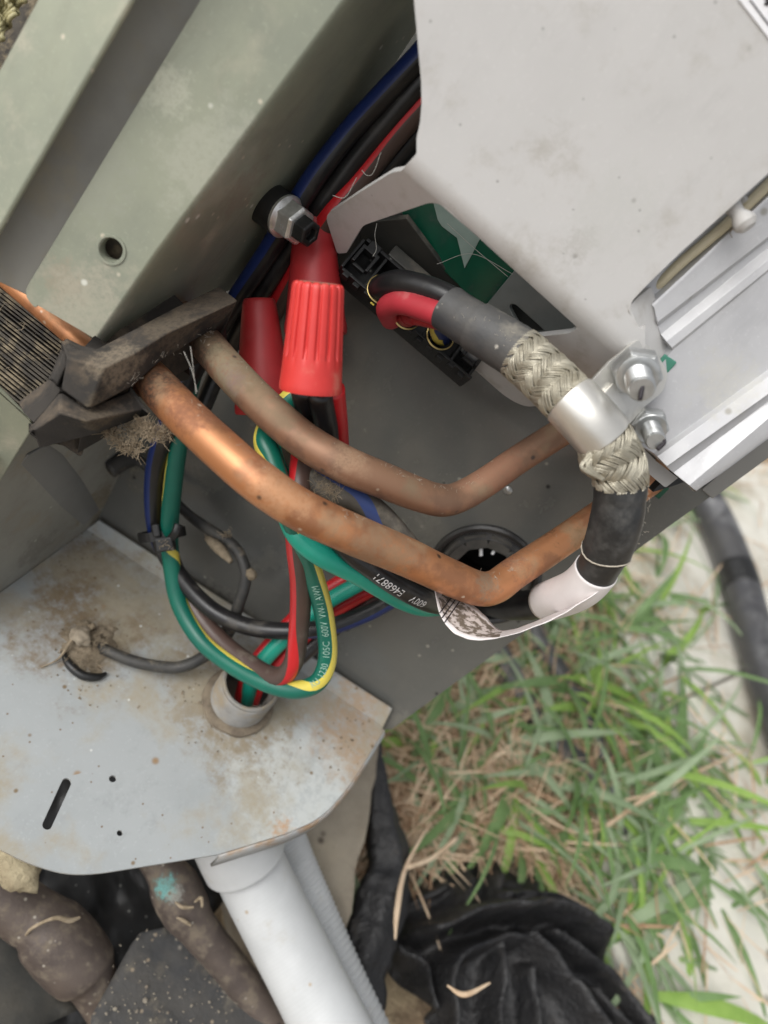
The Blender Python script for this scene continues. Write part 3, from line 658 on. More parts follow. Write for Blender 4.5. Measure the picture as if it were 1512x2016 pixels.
# ================================================================== copper pipes
r1, r2 = .0055, .0052
def dent(t, a, p): return 1 + .012 * noise.noise(p * 120) + .008 * noise.noise(p * 420)
up = empty('copper_pipe', C(640, 880, .2), 'upper dusty brown copper pipe bending up to the heat sink', 'copper pipe')
PU = [(330, 600, .236), (398, 668, .222), (450, 728, .212), (520, 800, .206), (600, 868, .203), (680, 915, .203), (760, 948, .208), (820, 972, .214), (868, 985, .219), (905, 978, .223), (955, 950, .226), (1020, 905, .229), (1110, 848, .232), (1190, 800, .236), (1260, 750, .24)]
tube('pipe_body', PU, [r2] * 6 + [.0051, .0050, .0049, .0047, .0046, .0045, .0045, .0045, .0045], m_cu2, up, 28, 9, rfun=dent)
lo = empty('copper_pipe', C(640, 1010, .2), 'lower bright orange copper pipe with a sharp bend above the paper label', 'copper pipe')
PLo = [(240, 688, .222), (300, 750, .206), (360, 814, .196), (430, 880, .190), (505, 945, .187), (590, 1003, .19), (690, 1050, .196), (790, 1092, .206), (880, 1134, .216), (940, 1158, .223), (975, 1155, .226), (1010, 1130, .23), (1075, 1087, .236), (1150, 1036, .241), (1230, 980, .245), (1300, 933, .248), (1350, 900, .248)]
def lorf(t, a, p): return 1
tube('pipe_body', PLo, [r1] * 8 + [.0054, .0053, .0052, .0051] + [.0050] * 5, m_cu1, lo, 30, 9, rfun=dent)
PUs = smooth_path(PU, 9); PLs = smooth_path(PLo, 9)
def top_pts(P, r, i0, i1): return [p + toward(p) * r * .75 + imgdir(.45, -.9, 0) * r * .75 for p in P[i0:i1]]
fibres('dust_hairs', top_pts(PUs, r2, 20, 90), m_dustf, up, 45, .0004, .0011, .00003)
fibres('dust_hairs', top_pts(PLs, r1, 14, 110), m_dustf, lo, 45, .0004, .0011, .00003)
for (P, i, par, r) in ((PUs, 56, up, r2), (PUs, 62, up, r2), (PLs, 88, lo, r1), (PLs, 52, lo, r1), (PLs, 96, lo, r1)):
    fibres('lint_tuft', [P[i] + toward(P[i]) * r * .8 + imgdir(.4, -.8, 0) * r * .6], m_dustf, par, 7, .0004, .0011, .00005)
def fluff(name, label, pts, n, spread, length, rad=.00012):
    o = fibres(name, [C(*p) for p in pts], m_fluff, None, n, spread, length, rad); del o['kind']; return props(o, label, 'dust clump')
fluff('dirt_clump', 'tangled tan dirt and root clump hanging under the foam grommet', [(252, 838, .203), (262, 852, .201), (264, 872, .2), (250, 882, .2), (238, 874, .2), (226, 862, .2), (216, 852, .2), (280, 850, .2), (296, 842, .199), (312, 846, .198), (324, 854, .198), (300, 858, .199), (286, 838, .2), (268, 888, .2), (276, 832, .2)], 900, .00075, .0026, .00007)

# ================================================================== wires
def stripe_tube(name, pts, r, m, parent, sm, tw, half=3, seg=16, n=8):
    P = smooth_path(pts, n); fr = frames(P); T = [q.x for q in crom([Vector((a, 0, 0)) for a in tw], n)]
    V = []; Fc = []; mi = []; N = len(fr)
    for i, (p, t, s, u) in enumerate(fr):
        for k in range(seg):
            a = 2 * math.pi * (k + .5) / seg + T[i]; V.append(p + (s * math.cos(a) + u * math.sin(a)) * r)
    for i in range(N - 1):
        for k in range(seg):
            a, b = i * seg + k, i * seg + (k + 1) % seg; Fc.append((a, b, b + seg, a + seg))
            mi.append(1 if (k + half) % seg < 2 * half - 1 else 0)
    Fc.append(tuple(range(seg))[::-1]); Fc.append(tuple((N - 1) * seg + k for k in range(seg))); mi += [0, 0]
    return mesh_obj(name, V, Fc, [m, sm], parent, True, mi)
def wire(label, pts, r, m, stripe=None, tw=None, half=3):
    if stripe: o = stripe_tube('wire', pts, r, m, None, stripe, tw, half)
    else: o = tube('wire', pts, r, m, None, 16, 8)
    return props(o, label, 'wire')
PA = [wl(850, 80, .022), wl(830, 108, .022), wl(760, 182, .022), wl(690, 258, .022), wl(620, 348, .024), wl(570, 428, .024), wl(525, 500, .022), wl(470, 583, .022), (425, 655, .25), (385, 722, .25), (345, 800, .252), (312, 890, .262), (302, 960, .272), (306, 1035, .284),
      (322, 1082, .287), (348, 1126, .288), (388, 1175, .288), (432, 1210, .287), (490, 1234, .286), (560, 1242, .285), (640, 1236, .286), (720, 1208, .289), (790, 1172, .293), (855, 1150, .297), (930, 1150, .302)]
wire('black wire with a blue stripe, sweeping down behind both pipes and through the cable tie', PA, .0034, m_black, m_blue, [.5, .5, .5, .5, .5, .5, .5, .4, .3, .2, .1, .2, .2, 0, -.8, -1.4, -1.6, -1.6, -1.4, -.8, -.1, .1, .2, .2, .2], 3)
wire('plain black wire between the blue striped and the brown wires under the plastic cover', [wl(860, 120, .02), wl(838, 150, .02), wl(772, 226, .02), wl(700, 312, .02), wl(642, 392, .02), wl(590, 462, .018), wl(530, 552, .016), wl(475, 640, .016), wl(430, 730, .016), wl(400, 800, .02)], .0032, m_black)
wire('brown wire with a dark red edge, lowest of the bundle under the plastic cover', [wl(872, 150, .018), wl(850, 185, .018), wl(784, 258, .018), wl(718, 342, .018), wl(660, 412, .02), wl(612, 480, .018), wl(565, 560, .012), wl(530, 630, .012)], .0036, m_brown, m_red, [.9] * 8, 2)
wire('black wire lying beneath the brown one under the plastic cover', [wl(880, 180, .012), wl(850, 225, .012), wl(790, 300, .012), wl(730, 370, .012), wl(672, 440, .012), wl(640, 520, .01)], .0033, m_black)
PD = [(400, 660, .255), (372, 760, .255), (352, 868, .262), (340, 960, .27), (334, 1040, .28), (338, 1112, .286), (354, 1190, .288), (396, 1260, .286), (455, 1308, .28), (520, 1343, .274), (580, 1358, .27), (626, 1342, .267), (645, 1292, .263), (638, 1210, .255), (616, 1130, .24), (592, 1062, .222), (560, 985, .212), (534, 905, .212), (522, 862, .214), (545, 815, .222), (590, 770, .222)]
gw = wire('green wire with a yellow stripe, looping down past the conduit stub', PD, .0034, m_green, m_yellow, [.1, .1, .0, -.1, -.3, 3.3, 3.1, 2.9, 2.7, 2.8, 2.6, 1.4, .6, .55, .6, .8, 1.6, 2.6, 3, 2.8, 2.6], 2)
print_on_tube('lettering', 'RU 1230  105C  600V  VW-1 AWM', PD, .0034, .575, 1.75, .0034, m_pgreen, gw, 1, 8)
wire('brown wire with a red stripe, kinked above the conduit stub', [(318, 1045, .29), (336, 1100, .292), (372, 1180, .292), (425, 1252, .288), (490, 1306, .28), (543, 1332, .272), (576, 1308, .266), (589, 1232, .258), (592, 1150, .245), (586, 1075, .226), (584, 1000, .214), (592, 940, .214), (600, 860, .222)], .0036, m_brown, m_red, [-1.5, -1.6, -1.6, -1.6, -1.4, -.2, 1.3, 2.4, 2.6, 2.65, 2.65, 2.6, 2.4], 2)
wire('bright green wire bowing out under the lower copper pipe', [(560, 880, .228), (556, 965, .222), (576, 1034, .219), (602, 1070, .219), (642, 1098, .221), (702, 1128, .228), (748, 1155, .236), (792, 1180, .247), (835, 1194, .259), (880, 1190, .275), (930, 1175, .3)], .0035, m_teal)
wire('bright green wire running from the bushing down into the conduit stub', [(880, 1090, .30), (800, 1105, .294), (740, 1132, .29), (690, 1158, .289), (640, 1188, .291), (585, 1234, .293), (535, 1282, .294), (500, 1328, .295), (486, 1380, .308), (476, 1400, .33)], .0032, m_teal)
wire('red wire above the bright green wire on its way into the conduit stub', [(870, 1070, .302), (790, 1092, .296), (730, 1116, .294), (680, 1140, .295), (628, 1174, .297), (575, 1222, .299), (525, 1276, .3), (492, 1322, .299), (474, 1376, .308), (466, 1400, .33)], .003, m_red)
wire('red wire below the bright green wire, curving into the conduit stub', [(885, 1105, .302), (800, 1128, .298), (745, 1154, .296), (695, 1180, .298), (640, 1214, .3), (590, 1262, .3), (545, 1310, .3), (514, 1345, .301), (498, 1385, .312), (486, 1405, .33)], .003, m_red)
wire('black wire going deepest into the open conduit stub', [(890, 1130, .303), (810, 1150, .3), (750, 1180, .3), (690, 1212, .302), (630, 1258, .303), (575, 1306, .303), (535, 1340, .302), (516, 1372, .31), (500, 1405, .33)], .0036, m_black)
PK = [(596, 760, .2), (606, 830, .216), (602, 905, .219), (632, 985, .218), (676, 1070, .219), (738, 1122, .224), (798, 1162, .233), (856, 1188, .249), (910, 1192, .285), (950, 1180, .31)]
bk = wire('printed black wire lettered along its side, below the lower copper pipe', PK, .0035, m_black)
print_on_tube('lettering', '600V    E468871', PK, .0035, .545, 1.15, .0036, m_white, bk, -1, 8)
wire('glossy black wire squeezed between the lower pipe and the printed wire', [(628, 770, .2), (642, 840, .212), (654, 930, .222), (698, 1030, .22), (756, 1086, .226), (826, 1140, .24), (880, 1164, .262), (940, 1165, .3)], .0034, m_black)
PM = [(585, 830, .224), (578, 880, .224), (602, 930, .218), (652, 962, .212), (702, 982, .214), (746, 1012, .218), (792, 1062, .224), (832, 1112, .24), (880, 1150, .28)]
dw = wire('dust caked black wire with a blue stripe between the two copper pipes', PM, .0037, m_blackd, m_bluep, [2.2, 2.6, 2.8, 2.7, 1.9, .7, .3, .2, .2], 2)
wire('red wire dropping from the large cap and passing behind the lower pipe', [(655, 765, .205), (662, 830, .216), (668, 900, .226), (684, 965, .226), (716, 1020, .226), (770, 1082, .234), (830, 1134, .246), (885, 1158, .275), (930, 1160, .31)], .0034, m_red)
fluff('lint_clump', 'hairy lint caught where the dusty wire meets the lower pipe', [(640, 960, .207), (655, 965, .206), (625, 950, .21)], 130, .0011, .0028, .00005)
# old thin cable
oc = empty('thin_cable', C(440, 1230, .28), 'thin grimy cable with split ends looping over the plate', 'cable')
pt = lambda x, y, l: (x, y, PLATE.D(x, y) - l)
tube('cable_body', [pt(192, 1272, -.001), pt(215, 1283, .004), pt(270, 1304, .006), pt(335, 1314, .008), pt(372, 1308, .011), pt(410, 1288, .014)], [.0022, .0022, .0023, .0023, .0024, .0024], m_grime, oc, 12, 8)
tube('torn_jacket', [pt(355, 1312, .0105), pt(395, 1296, .013), pt(432, 1264, .018), pt(462, 1222, .024)], [.0008, .0022, .0032, .0026], m_grime, oc, 12, 8, prof=(1, .6))
tube('cable_end', [pt(425, 1272, .016), pt(452, 1240, .022), (470, 1190, .287), (484, 1140, .283), (476, 1100, .283), (452, 1068, .286), (415, 1045, .29), (370, 1012, .295), (330, 970, .298), (285, 915, .298), (252, 905, .296), (215, 925, .292)], [.0018, .0024, .0023, .0022, .0022, .0023, .0024, .0020, .0020, .0020, .0034, .0036], m_grime, oc, 12, 8)
for pts in ([(408, 1060, .288), (432, 1080, .283), (455, 1106, .28)], [(490, 1120, .28), (495, 1132, .28), (494, 1142, .28)]):
    o = tube('dried_mud', pts, [.0012, .0022, .0010], m_dirt, oc, 10)
fibres('plant_fluff', [C(*p) for p in ((440, 1055, .284), (420, 1066, .286), (452, 1048, .284), (410, 1062, .287))], m_fluff, oc, 70, .0008, .002, .00008)
fibres('plant_fluff', [C(*p) for p in ((455, 1225, .288), (440, 1240, .29), (425, 1262, .293))], m_fluff, oc, 24, .0008, .002, .00006)
# cable tie
ct = empty('cable_tie', C(320, 1058, .28), 'black cable tie cinching the striped wires above the plate', 'cable tie')
tp = C(319, 1052, .284); ta = imgdir(.15, 1, -.1)
x, y, d = basis(ta, imgdir(1, 0, 0))
V = []; Fc = []; n = 30
for k in range(n):
    a = 2 * math.pi * k / n; rv = x * math.cos(a) * .0080 + y * math.sin(a) * .0056
    for rr, zz in ((1, -.0018), (1.14, -.0018), (1.14, .0018), (1, .0018)): V.append(tp + rv * rr + d * zz)
for k in range(n):
    for q in range(4):
        Fc.append((k * 4 + q, k * 4 + (q + 1) % 4, ((k + 1) % n) * 4 + (q + 1) % 4, ((k + 1) % n) * 4 + q))
o = mesh_obj('band', V, Fc, m_rubber, ct, False)
boxes('head', [(C(326, 1072, .276), (x, d, imgdir(0, 0, 1)), (.0068, .0052, .0044)), (C(308, 1045, .277), (x, d, imgdir(0, 0, 1)), (.0030, .0050, .0020))], m_rubber, ct, .0006)
tube('tail', [(330, 1068, .276), (345, 1050, .273), (352, 1032, .273)], .0016, m_rubber, ct, 8, prof=(1, .4))
fibres('grit', [C(322, 1070, .272), C(330, 1075, .272)], m_fluff, ct, 18, .0008, .0014, .00008)

# ================================================================== wire caps
def wire_nut(label, bot, top, r0, r1, m, nf=16, flutes=True):
    b, t = C(*bot), C(*top); ax = t - b; L = ax.length
    o = empty('wire_nut', b, label, 'wire nut', 'red wire nuts by the copper pipes')
    def rf(a, z):
        if not flutes or z < L * .30: return 1
        k = min(1, (z - L * .30) / (L * .06)); q = .5 + .5 * math.cos(a * nf); q = max(0, (q - .55) / .45)
        return 1 - .12 * k * (q * q * (3 - 2 * q))
    prof = [(r0 * .86, L * .10), (r0 * .9, .0), (r0 * .98, -.0002), (r0, .0006), (r0 * .995, L * .06)]
    for k in range(1, 15):
        f = .06 + .89 * k / 14; prof.append((r0 + (r1 - r0) * f, L * f))
    prof += [(r1 * .985, L * .975), (r1 * .93, L * .993), (r1 * .86, L * 1.0)]
    lathe('cap', prof, b, ax, m, o, 160, rf)
    lathe('dusty_top', [(r1 * .87, L * .995), (r1 * .7, L * 1.003), (r1 * .3, L * 1.0), (0, L * .999)], b, ax, m_nuttop, o, 32)
    return o
wire_nut('large bright red fluted cap in front, above the dusty copper pipe', (611, 768, .191), (627, 556, .183), .0081, .0064, m_nut)
wire_nut('tall dull red cap rising behind the bright fluted one', (622, 656, .236), (616, 405, .231), .0100, .0056, m_nutshade, 7, False)
wire_nut('dark red cap partly hidden behind the upper pipe, beside the foam grommet', (522, 812, .243), (510, 588, .236), .0098, .0052, m_nutshade, 7, False)

# ================================================================== post bolt
pb = empty('hex_bolt', C(555, 430, .215), 'shiny flanged hex bolt with a thick black washer on the post side', 'bolt')
bax = imgdir(.78, .66, .34); b0 = C(522, 398, .2225); q = lambda pr: [(r * 1.08, z * 1.32) for r, z in pr]
lathe('rubber_washer', q([(.0058, -.002), (.0061, .0006), (.0061, .0056), (.0058, .0062), (.003, .0062)]), b0, bax, m_rubber, pb, 40)
lathe('flange', q([(.0040, .0062), (.0060, .0063), (.0061, .0070), (.0052, .0078), (.004, .0080)]), b0, bax, m_chrome, pb, 40)
lathe('hex_head', q([(.0053, .0070), (.0055, .0074), (.0055, .0112), (.0050, .0119), (.0030, .0120)]), b0, bax, m_chrome, pb, 6, smooth=False, bev=.0003)
lathe('black_tip', q([(.0038, .0116), (.0039, .0120), (.0038, .0148), (.0034, .0152), (.0020, .0152), (.0018, .0136), (0, .0136)]), b0, bax, m_rubber, pb, 6, smooth=False, bev=.0003)

# ================================================================== plastic cover
cv = empty('electronics_cover', C(1100, 400, .18), 'large pale grey moulded plastic cover with a cut-out showing the circuit board', 'plastic cover')
TOP = Plane((825, 0, .163), (800, 325, .178), (1190, 660, .19))
SK = Plane((800, 325, TOP.D(800, 325)), (1190, 660, TOP.D(1190, 660)), (670, 490, .228))
rg = [(803, 322), (930, 432), (1060, 545), (1160, 632), (1254, 715)]
A = [(x + 17, y - 20) for x, y in rg]; B = [(x - 13, y + 14) for x, y in rg]
topp = rnd([(800, -300), (815, 0), (823, 90), (829, 160), (830, 205), (827, 240), (820, 272)]) + A + rnd([(1262, 652, 14), (1237, 600, 18), (1283, 552), (1339, 498), (1512, 342), (1950, -50), (1950, -300)])
skp = B[::-1] + rnd([(770, 340), (712, 376), (640, 424, 14), (664, 500, 6), (682, 498), (714, 444, 10), (848, 398, 14), (872, 404, 16), (1138, 646, 10), (1120, 656), (1050, 664), (905, 688), (935, 728), (1000, 786, 30), (1046, 806, 30), (1110, 776), (1200, 748)])
sheet('shell', m_cover, [(TOP, topp, []), (SK, skp, [])], .0018, cv, .0006, [(TOP, A, SK, B, rg)])
CS = Plane((1243, 604, .1865), (1283, 566, .190), (1318, 692, .199))
sheet('side_flange', m_cover, [(CS, rnd([(1236, 606, 10), (1258, 584, 8), (1283, 564, 4), (1303, 630), (1320, 688, 6), (1314, 716), (1266, 700), (1256, 655)]), [])], .0016, cv, .0008)
ST = lambda x, y: TOP.at(x, y, .0004)
stk = empty('printed_sticker', TOP.at(1500, 20), 'white sticker with a dark border line in the corner of the plastic cover', 'sticker')
sheet('paper', m_sticker, [(ST, [(1452, -2), (1514, 78), (1640, 240), (1800, 60), (1640, -180), (1560, -200)], [])], .0002, stk, .00005)
sheet('border_line', m_ink, [(lambda x, y: TOP.at(x, y, .00055), [(1473, 0), (1477, 0), (1516, 52), (1560, 112), (1557, 113)], [])], .0001, stk, .00002)
rr = random.Random(3); lst = []
bx = (imgdir(.6, .78, 0) - TOP.n * imgdir(.6, .78, 0).dot(TOP.n)).normalized(); by = TOP.n.cross(bx)
for _ in range(60):
    u, v = rr.uniform(0, 70), rr.uniform(0, 30); lst.append((TOP.at(1492 + u * .6 + v * .78, -6 + u * .78 - v * .6, .0005), (bx, by, TOP.n), (rr.uniform(.0002, .0006), rr.uniform(.0002, .0005), .0001)))
o = boxes('small_print', lst, m_ink, stk, 0); o['kind'] = 'stuff'
# circuit board and tray behind the cut-out
bd = empty('circuit_board', C(920, 490, .23), 'green circuit board visible through the cover cut-out', 'circuit board')
PC = Plane((850, 395, .226), (1015, 545, .232), (860, 520, .236))
sheet('board', m_pcb, [(PC, [(770, 380), (880, 340), (1080, 520), (1012, 548), (957, 604), (925, 585), (865, 525), (810, 455)], [])], .0016, bd)
sheet('pale_patch', m_silk, [(lambda x, y: PC.at(x, y, .0004), [(850, 385), (872, 400), (900, 430), (945, 470), (930, 500), (915, 528), (908, 500), (900, 468), (870, 445), (862, 432)], [])], .0003, bd, .0001)
tr = empty('board_tray', C(1040, 600, .23), 'grey green plastic tray corner right of the circuit board', 'tray')
TR = Plane((1015, 545, .226), (1140, 640, .222), (957, 604, .236))
sheet('tray_floor', m_tray, [(TR, [(1014, 530), (1060, 500), (1190, 650), (1060, 690), (950, 608)], [rnd([(1000, 602, 14), (1012, 598, 10), (1072, 652, 6), (1030, 656, 4)])])], .002, tr)
sheet('tray_well', m_dtray, [(lambda x, y: TR.at(x, y, -.006), [(975, 580), (1100, 640), (1100, 690), (960, 680)], [])], .001, tr)
sheet('dark_shelf', m_dtray, [(Plane((760, 470, .234), (900, 560, .24), (740, 520, .246)), [(700, 440), (800, 430), (868, 520), (925, 585), (980, 620), (900, 650), (740, 560)], [])], .002, tr)

# terminal block
tb = empty('terminal_block', C(800, 610, .235), 'black plastic terminal block with open bays holding cable ends', 'terminal block')
TBp = Plane((680, 512, .228), (925, 722, .236), (745, 470, .232))
U = (TBp.at(925, 722) - TBp.at(680, 512)); TL = U.length; U.normalize(); Wn = TBp.n; Vv = Wn.cross(U); 
if Vv.dot(imgdir(.65, -.76, 0)) < 0: Vv = -Vv
O = TBp.at(672, 520)
def tbx(u, v, w_, du, dv, dw): return (O + U * u + Vv * v + Wn * w_, (U, Vv, Wn), (du, dv, dw))
mm = .001
boxes('base', [tbx(TL / 2 + 2 * mm, 6 * mm, -9 * mm, TL + 2 * mm, 13 * mm, 3 * mm)], m_rubber, tb)
boxes('front_rail', [tbx(TL / 2 + 2 * mm, -.4 * mm, -4.5 * mm, TL + 2 * mm, 1.0 * mm, 8 * mm)], m_rubber, tb, .0002)
boxes('rear_rail', [tbx(TL / 2 + 2 * mm, 12.4 * mm, -4 * mm, TL + 2 * mm, 1.1 * mm, 8 * mm)], m_rubber, tb, .0002)
for k, u in enumerate((.5, 9.6, 17.5, 25, 33.5, 36.0, 45.0, 52.6)):
    boxes('divider', [tbx(u * mm, 6 * mm, -4.3 * mm, .9 * mm, 12 * mm, 7.6 * mm)], m_rubber, tb, .00015)
for u in (4.6, 49.6):
    boxes('latch', [tbx((u - 2.6) * mm, 6 * mm, .3 * mm, 1.1 * mm, 6 * mm, 2.4 * mm), tbx((u + 2.6) * mm, 6 * mm, .3 * mm, 1.1 * mm, 6 * mm, 2.4 * mm), tbx(u * mm, 9.2 * mm, .3 * mm, 6.4 * mm, 1.2 * mm, 2.4 * mm), tbx(u * mm, 3 * mm, -.8 * mm, 4.4 * mm, 1 * mm, 2 * mm), tbx(u * mm, 11.6 * mm, -.2 * mm, 4 * mm, 3 * mm, 1.6 * mm)], m_rubber, tb, .0002)
for k in range(12):
    boxes('tooth', [tbx((3 + k * 4.3) * mm, -1.4 * mm, -1.6 * mm - (k % 2) * .8 * mm, 2.2 * mm, 1.4 * mm, 2.6 * mm)], m_rubber, tb, .0002)
for cpt, r in (((752, 572, .2275), .0048), ((800, 622, .229), .0046), ((866, 662, .231), .0046)):
    lathe('ferrule', [(r - .0003, 0), (r, .0002), (r + .0001, .0006), (r - .0003, .0008)], C(*cpt), Wn, m_gold, tb, 36, cap=False)
for x, y in ((733, 598), (770, 628), (775, 620)):
    boxes('yellow_mark', [(C(x, y, .2268), (U, Vv, Wn), (.0014, .0005, .0004))], m_yellow, tb, .0001)
boxes('dusty_top', [tbx(19 * mm, 15.5 * mm, -2.6 * mm, 20 * mm, 4.5 * mm, 5 * mm)], m_dtray, tb, .0004)

# ================================================================== braided cable
bc = empty('braided_cable', C(1120, 790, .19), 'thick cable with tinned braid between two black sleeves, held by a strap', 'cable')
tube('red_core', [(770, 628, .232), (763, 606, .220), (790, 596, .213), (840, 610, .207), (885, 628, .203), (930, 652, .203)], .0034, m_redd, bc, 18, 8)
tube('black_core', [(748, 575, .234), (750, 566, .222), (785, 556, .214), (840, 568, .209), (890, 590, .206), (940, 620, .205)], .0036, m_black, bc, 18, 8)
stripe_tube('blue_core', [(870, 662, .24), (866, 652, .228), (868, 636, .219), (885, 625, .212), (920, 640, .208)], .0032, m_blue, bc, m_yellow, [2.3, 2.3, 2.3, 2.3, 2.3], 2)
tube('dull_red_core', [(803, 625, .236), (802, 622, .226), (820, 618, .216), (870, 628, .208), (920, 645, .206)], .0033, m_nutshade, bc, 16, 8)
CB = [(880, 606, .205), (905, 624, .203), (945, 648, .2), (985, 672, .198), (1028, 700, .196), (1075, 742, .193), (1120, 786, .19), (1158, 826, .189), (1192, 866, .190), (1214, 905, .191), (1222, 950, .193), (1214, 1020, .197), (1196, 1080, .203), (1170, 1128, .210), (1140, 1158, .218), (1100, 1176, .230), (1050, 1190, .25), (990, 1192, .278), (950, 1180, .31)]
CP = smooth_path(CB, 12)
def seg_idx(i): return i * 12
def wob(t, a, p): return 1 + .035 * noise.noise(p * 260) + .012 * noise.noise(p * 700)
def ctube(name, i0, i1, r, m, rf=wob, seg=36):
    P = CP[int(i0 * 12):int(i1 * 12) + 1]; V, Fc, _ = tube_geo(P, r, seg, None, True, rf); o = mesh_obj(name, V, Fc, m, bc); es = o.modifiers.new('e', 'EDGE_SPLIT'); es.split_angle = 1.0; return o
ctube('upper_sleeve', .15, 2.0, .0064, m_shrink)
ctube('upper_sleeve', 1.85, 4.05, .0069, m_shrink)
ctube('lower_sleeve', 9.9, 12.1, .0068, m_shrinkb)
ctube('lower_sleeve', 12.0, 13.9, .0060, m_shrinkb)
ctube('jacket', 13.2, 18, .0052, m_black)
def braid(name, i0, i1, r, N=13, wires=5, flare=None):
    P = CP[int(i0 * 12):int(i1 * 12) + 1]; fr = frames(P); L = [0]
    for a, b in zip(P, P[1:]): L.append(L[-1] + (b - a).length)
    Lt = L[-1]
    def at(s, th, rad):
        s = max(0, min(Lt - 1e-7, s)); i = 0
        while i < len(L) - 2 and L[i + 1] < s: i += 1
        t = (s - L[i]) / (L[i + 1] - L[i]); a, b = fr[i], fr[i + 1]
        sv = a[2].lerp(b[2], t).normalized(); uv = a[3].lerp(b[3], t).normalized()
        return a[0].lerp(b[0], t) + (sv * math.cos(th) + uv * math.sin(th)) * rad
    V = []; Fc = []; kap = 1.0 / r * .95
    wr = 2 * math.pi * r * math.cos(.78) / N / wires * .52
    for d in (1, -1):
        for c in range(N):
            th0 = 2 * math.pi * c / N
            for w_ in range(wires):
                off = (w_ - (wires - 1) / 2) / wires * (2 * math.pi / N) * .96 + random.gauss(0, .012)
                M = max(6, int(Lt / .00055)); pts = []; jit = random.gauss(0, .00007)
                for k in range(M + 1):
                    s = Lt * k / M; th = th0 + off + d * kap * s
                    other = (th + d * kap * s) * N / (2 * math.pi); mine = c
                    ph = math.cos(2 * math.pi * (other - mine) / 4.0) if d == 1 else -math.cos(2 * math.pi * (mine - other) / 4.0)
                    fl = flare(s / Lt, th) if flare else 0
                    pts.append(at(s, th, r + .00034 * max(-1, min(1, 1.6 * ph)) + jit + fl))
                g, f, _ = tube_geo(pts, wr, 5, cap=False); o = len(V); V += g; Fc += [tuple(q + o for q in x) for x in f]
    o = mesh_obj(name, V, Fc, m_braid, bc); o['kind'] = 'stuff'
    V, Fc, _ = tube_geo(P, r - .0005, 24); mesh_obj('inner_jacket', V, Fc, m_braidin, bc)
braid('braid', 3.9, 6.3, .0066)
def fl(t, th): return max(0, math.sin(math.pi * min(1, t * 1.3))) * .0022 * max(0, math.cos(th - .3)) ** 2
braid('braid', 7.7, 10.15, .0066, 13, 5, fl)
for k in range(16):
    a = random.uniform(-.3, .9); q = C(1165 + random.uniform(-8, 10), 885 + random.uniform(0, 10), .186); e = C(1178 + random.uniform(-6, 14), 940 + random.uniform(-6, 8), .187)
    mid = q.lerp(e, .45) + imgdir(-1, .25, .2) * random.uniform(.0016, .0040)
    V, Fc, _ = tube_geo(crom([q, mid, e], 10), .00022, 5); o = mesh_obj('loose_strand', V, Fc, m_braid, bc)
for i in (10, 11, 12, 13):
    pass
edge = [p + fr_[2] * .0066 * -1 for p, fr_ in zip(CP[122:160], frames(CP[122:160]))]
fibres('fuzz', [p for p in edge] + [CP[121] + toward(CP[121]) * .0066], m_dustf, bc, 50, .0006, .0011, .00004)
ring = CP[145]; fr_ = frames(CP[143:148])[2]
pts = [fr_[0] + (fr_[2] * math.cos(a) + fr_[3] * math.sin(a)) * .00685 + fr_[1] * .0008 * math.sin(a * 2) for a in [k * math.pi / 10 for k in range(0, 11)]]
V, Fc, _ = tube_geo(pts, .00022, 5); mesh_obj('frayed_edge', V, Fc, m_dustf, bc)
fibres('fuzz', [CP[k] + toward(CP[k]) * .0066 + imgdir(random.uniform(-1, 1), -.3, 0) * .003 for k in range(8, 46, 3)], m_dustf, bc, 40, .0012, .0011, .00004)

# strap clamp
sp = empty('cable_clamp', C(1180, 810, .185), 'aluminium strap clamp wrapped round the braided cable', 'clamp')
Pc = CP[int(6.02 * 12):int(8.0 * 12)]; fr_ = frames(Pc); V = []; Fc = []; na = 26; a0, a1 = -1.1, math.pi + 1.15
for i, (p, t, s, u) in enumerate(fr_):
    for k in range(na + 1):
        a = a0 + (a1 - a0) * k / na; V.append(p + (s * math.cos(a) + u * math.sin(a)) * .0074)
for i in range(len(fr_) - 1):
    for k in range(na): Fc.append((i * (na + 1) + k, i * (na + 1) + k + 1, (i + 1) * (na + 1) + k + 1, (i + 1) * (na + 1) + k))
o = mesh_obj('band', V, Fc, m_strap, sp); s_ = o.modifiers.new('s', 'SOLIDIFY'); s_.thickness = .0009; s_.offset = 1; bevel(o, .0003, 2, 40)
HS = Plane((1280, 880, .2035), (1512, 800, .2), (1400, 500, .1865))
TBB = Plane((1165, 760, .190), (1255, 672, .1895), (1300, 770, .194))
sheet('tab', m_strap, [(TBB, rnd([(1150, 766, 10), (1200, 712), (1256, 668, 6), (1290, 690, 16), (1316, 735, 12), (1306, 770, 10), (1270, 800), (1230, 846, 10), (1200, 850)]), [])], .0012, sp, .0005)
sheet('tab_lip', m_strap, [(lambda x, y: TBB.at(x, y, .0013), rnd([(1180, 778, 8), (1205, 752, 6), (1222, 790), (1234, 804, 6), (1216, 824, 8)]), [])], .0012, sp, .0006)
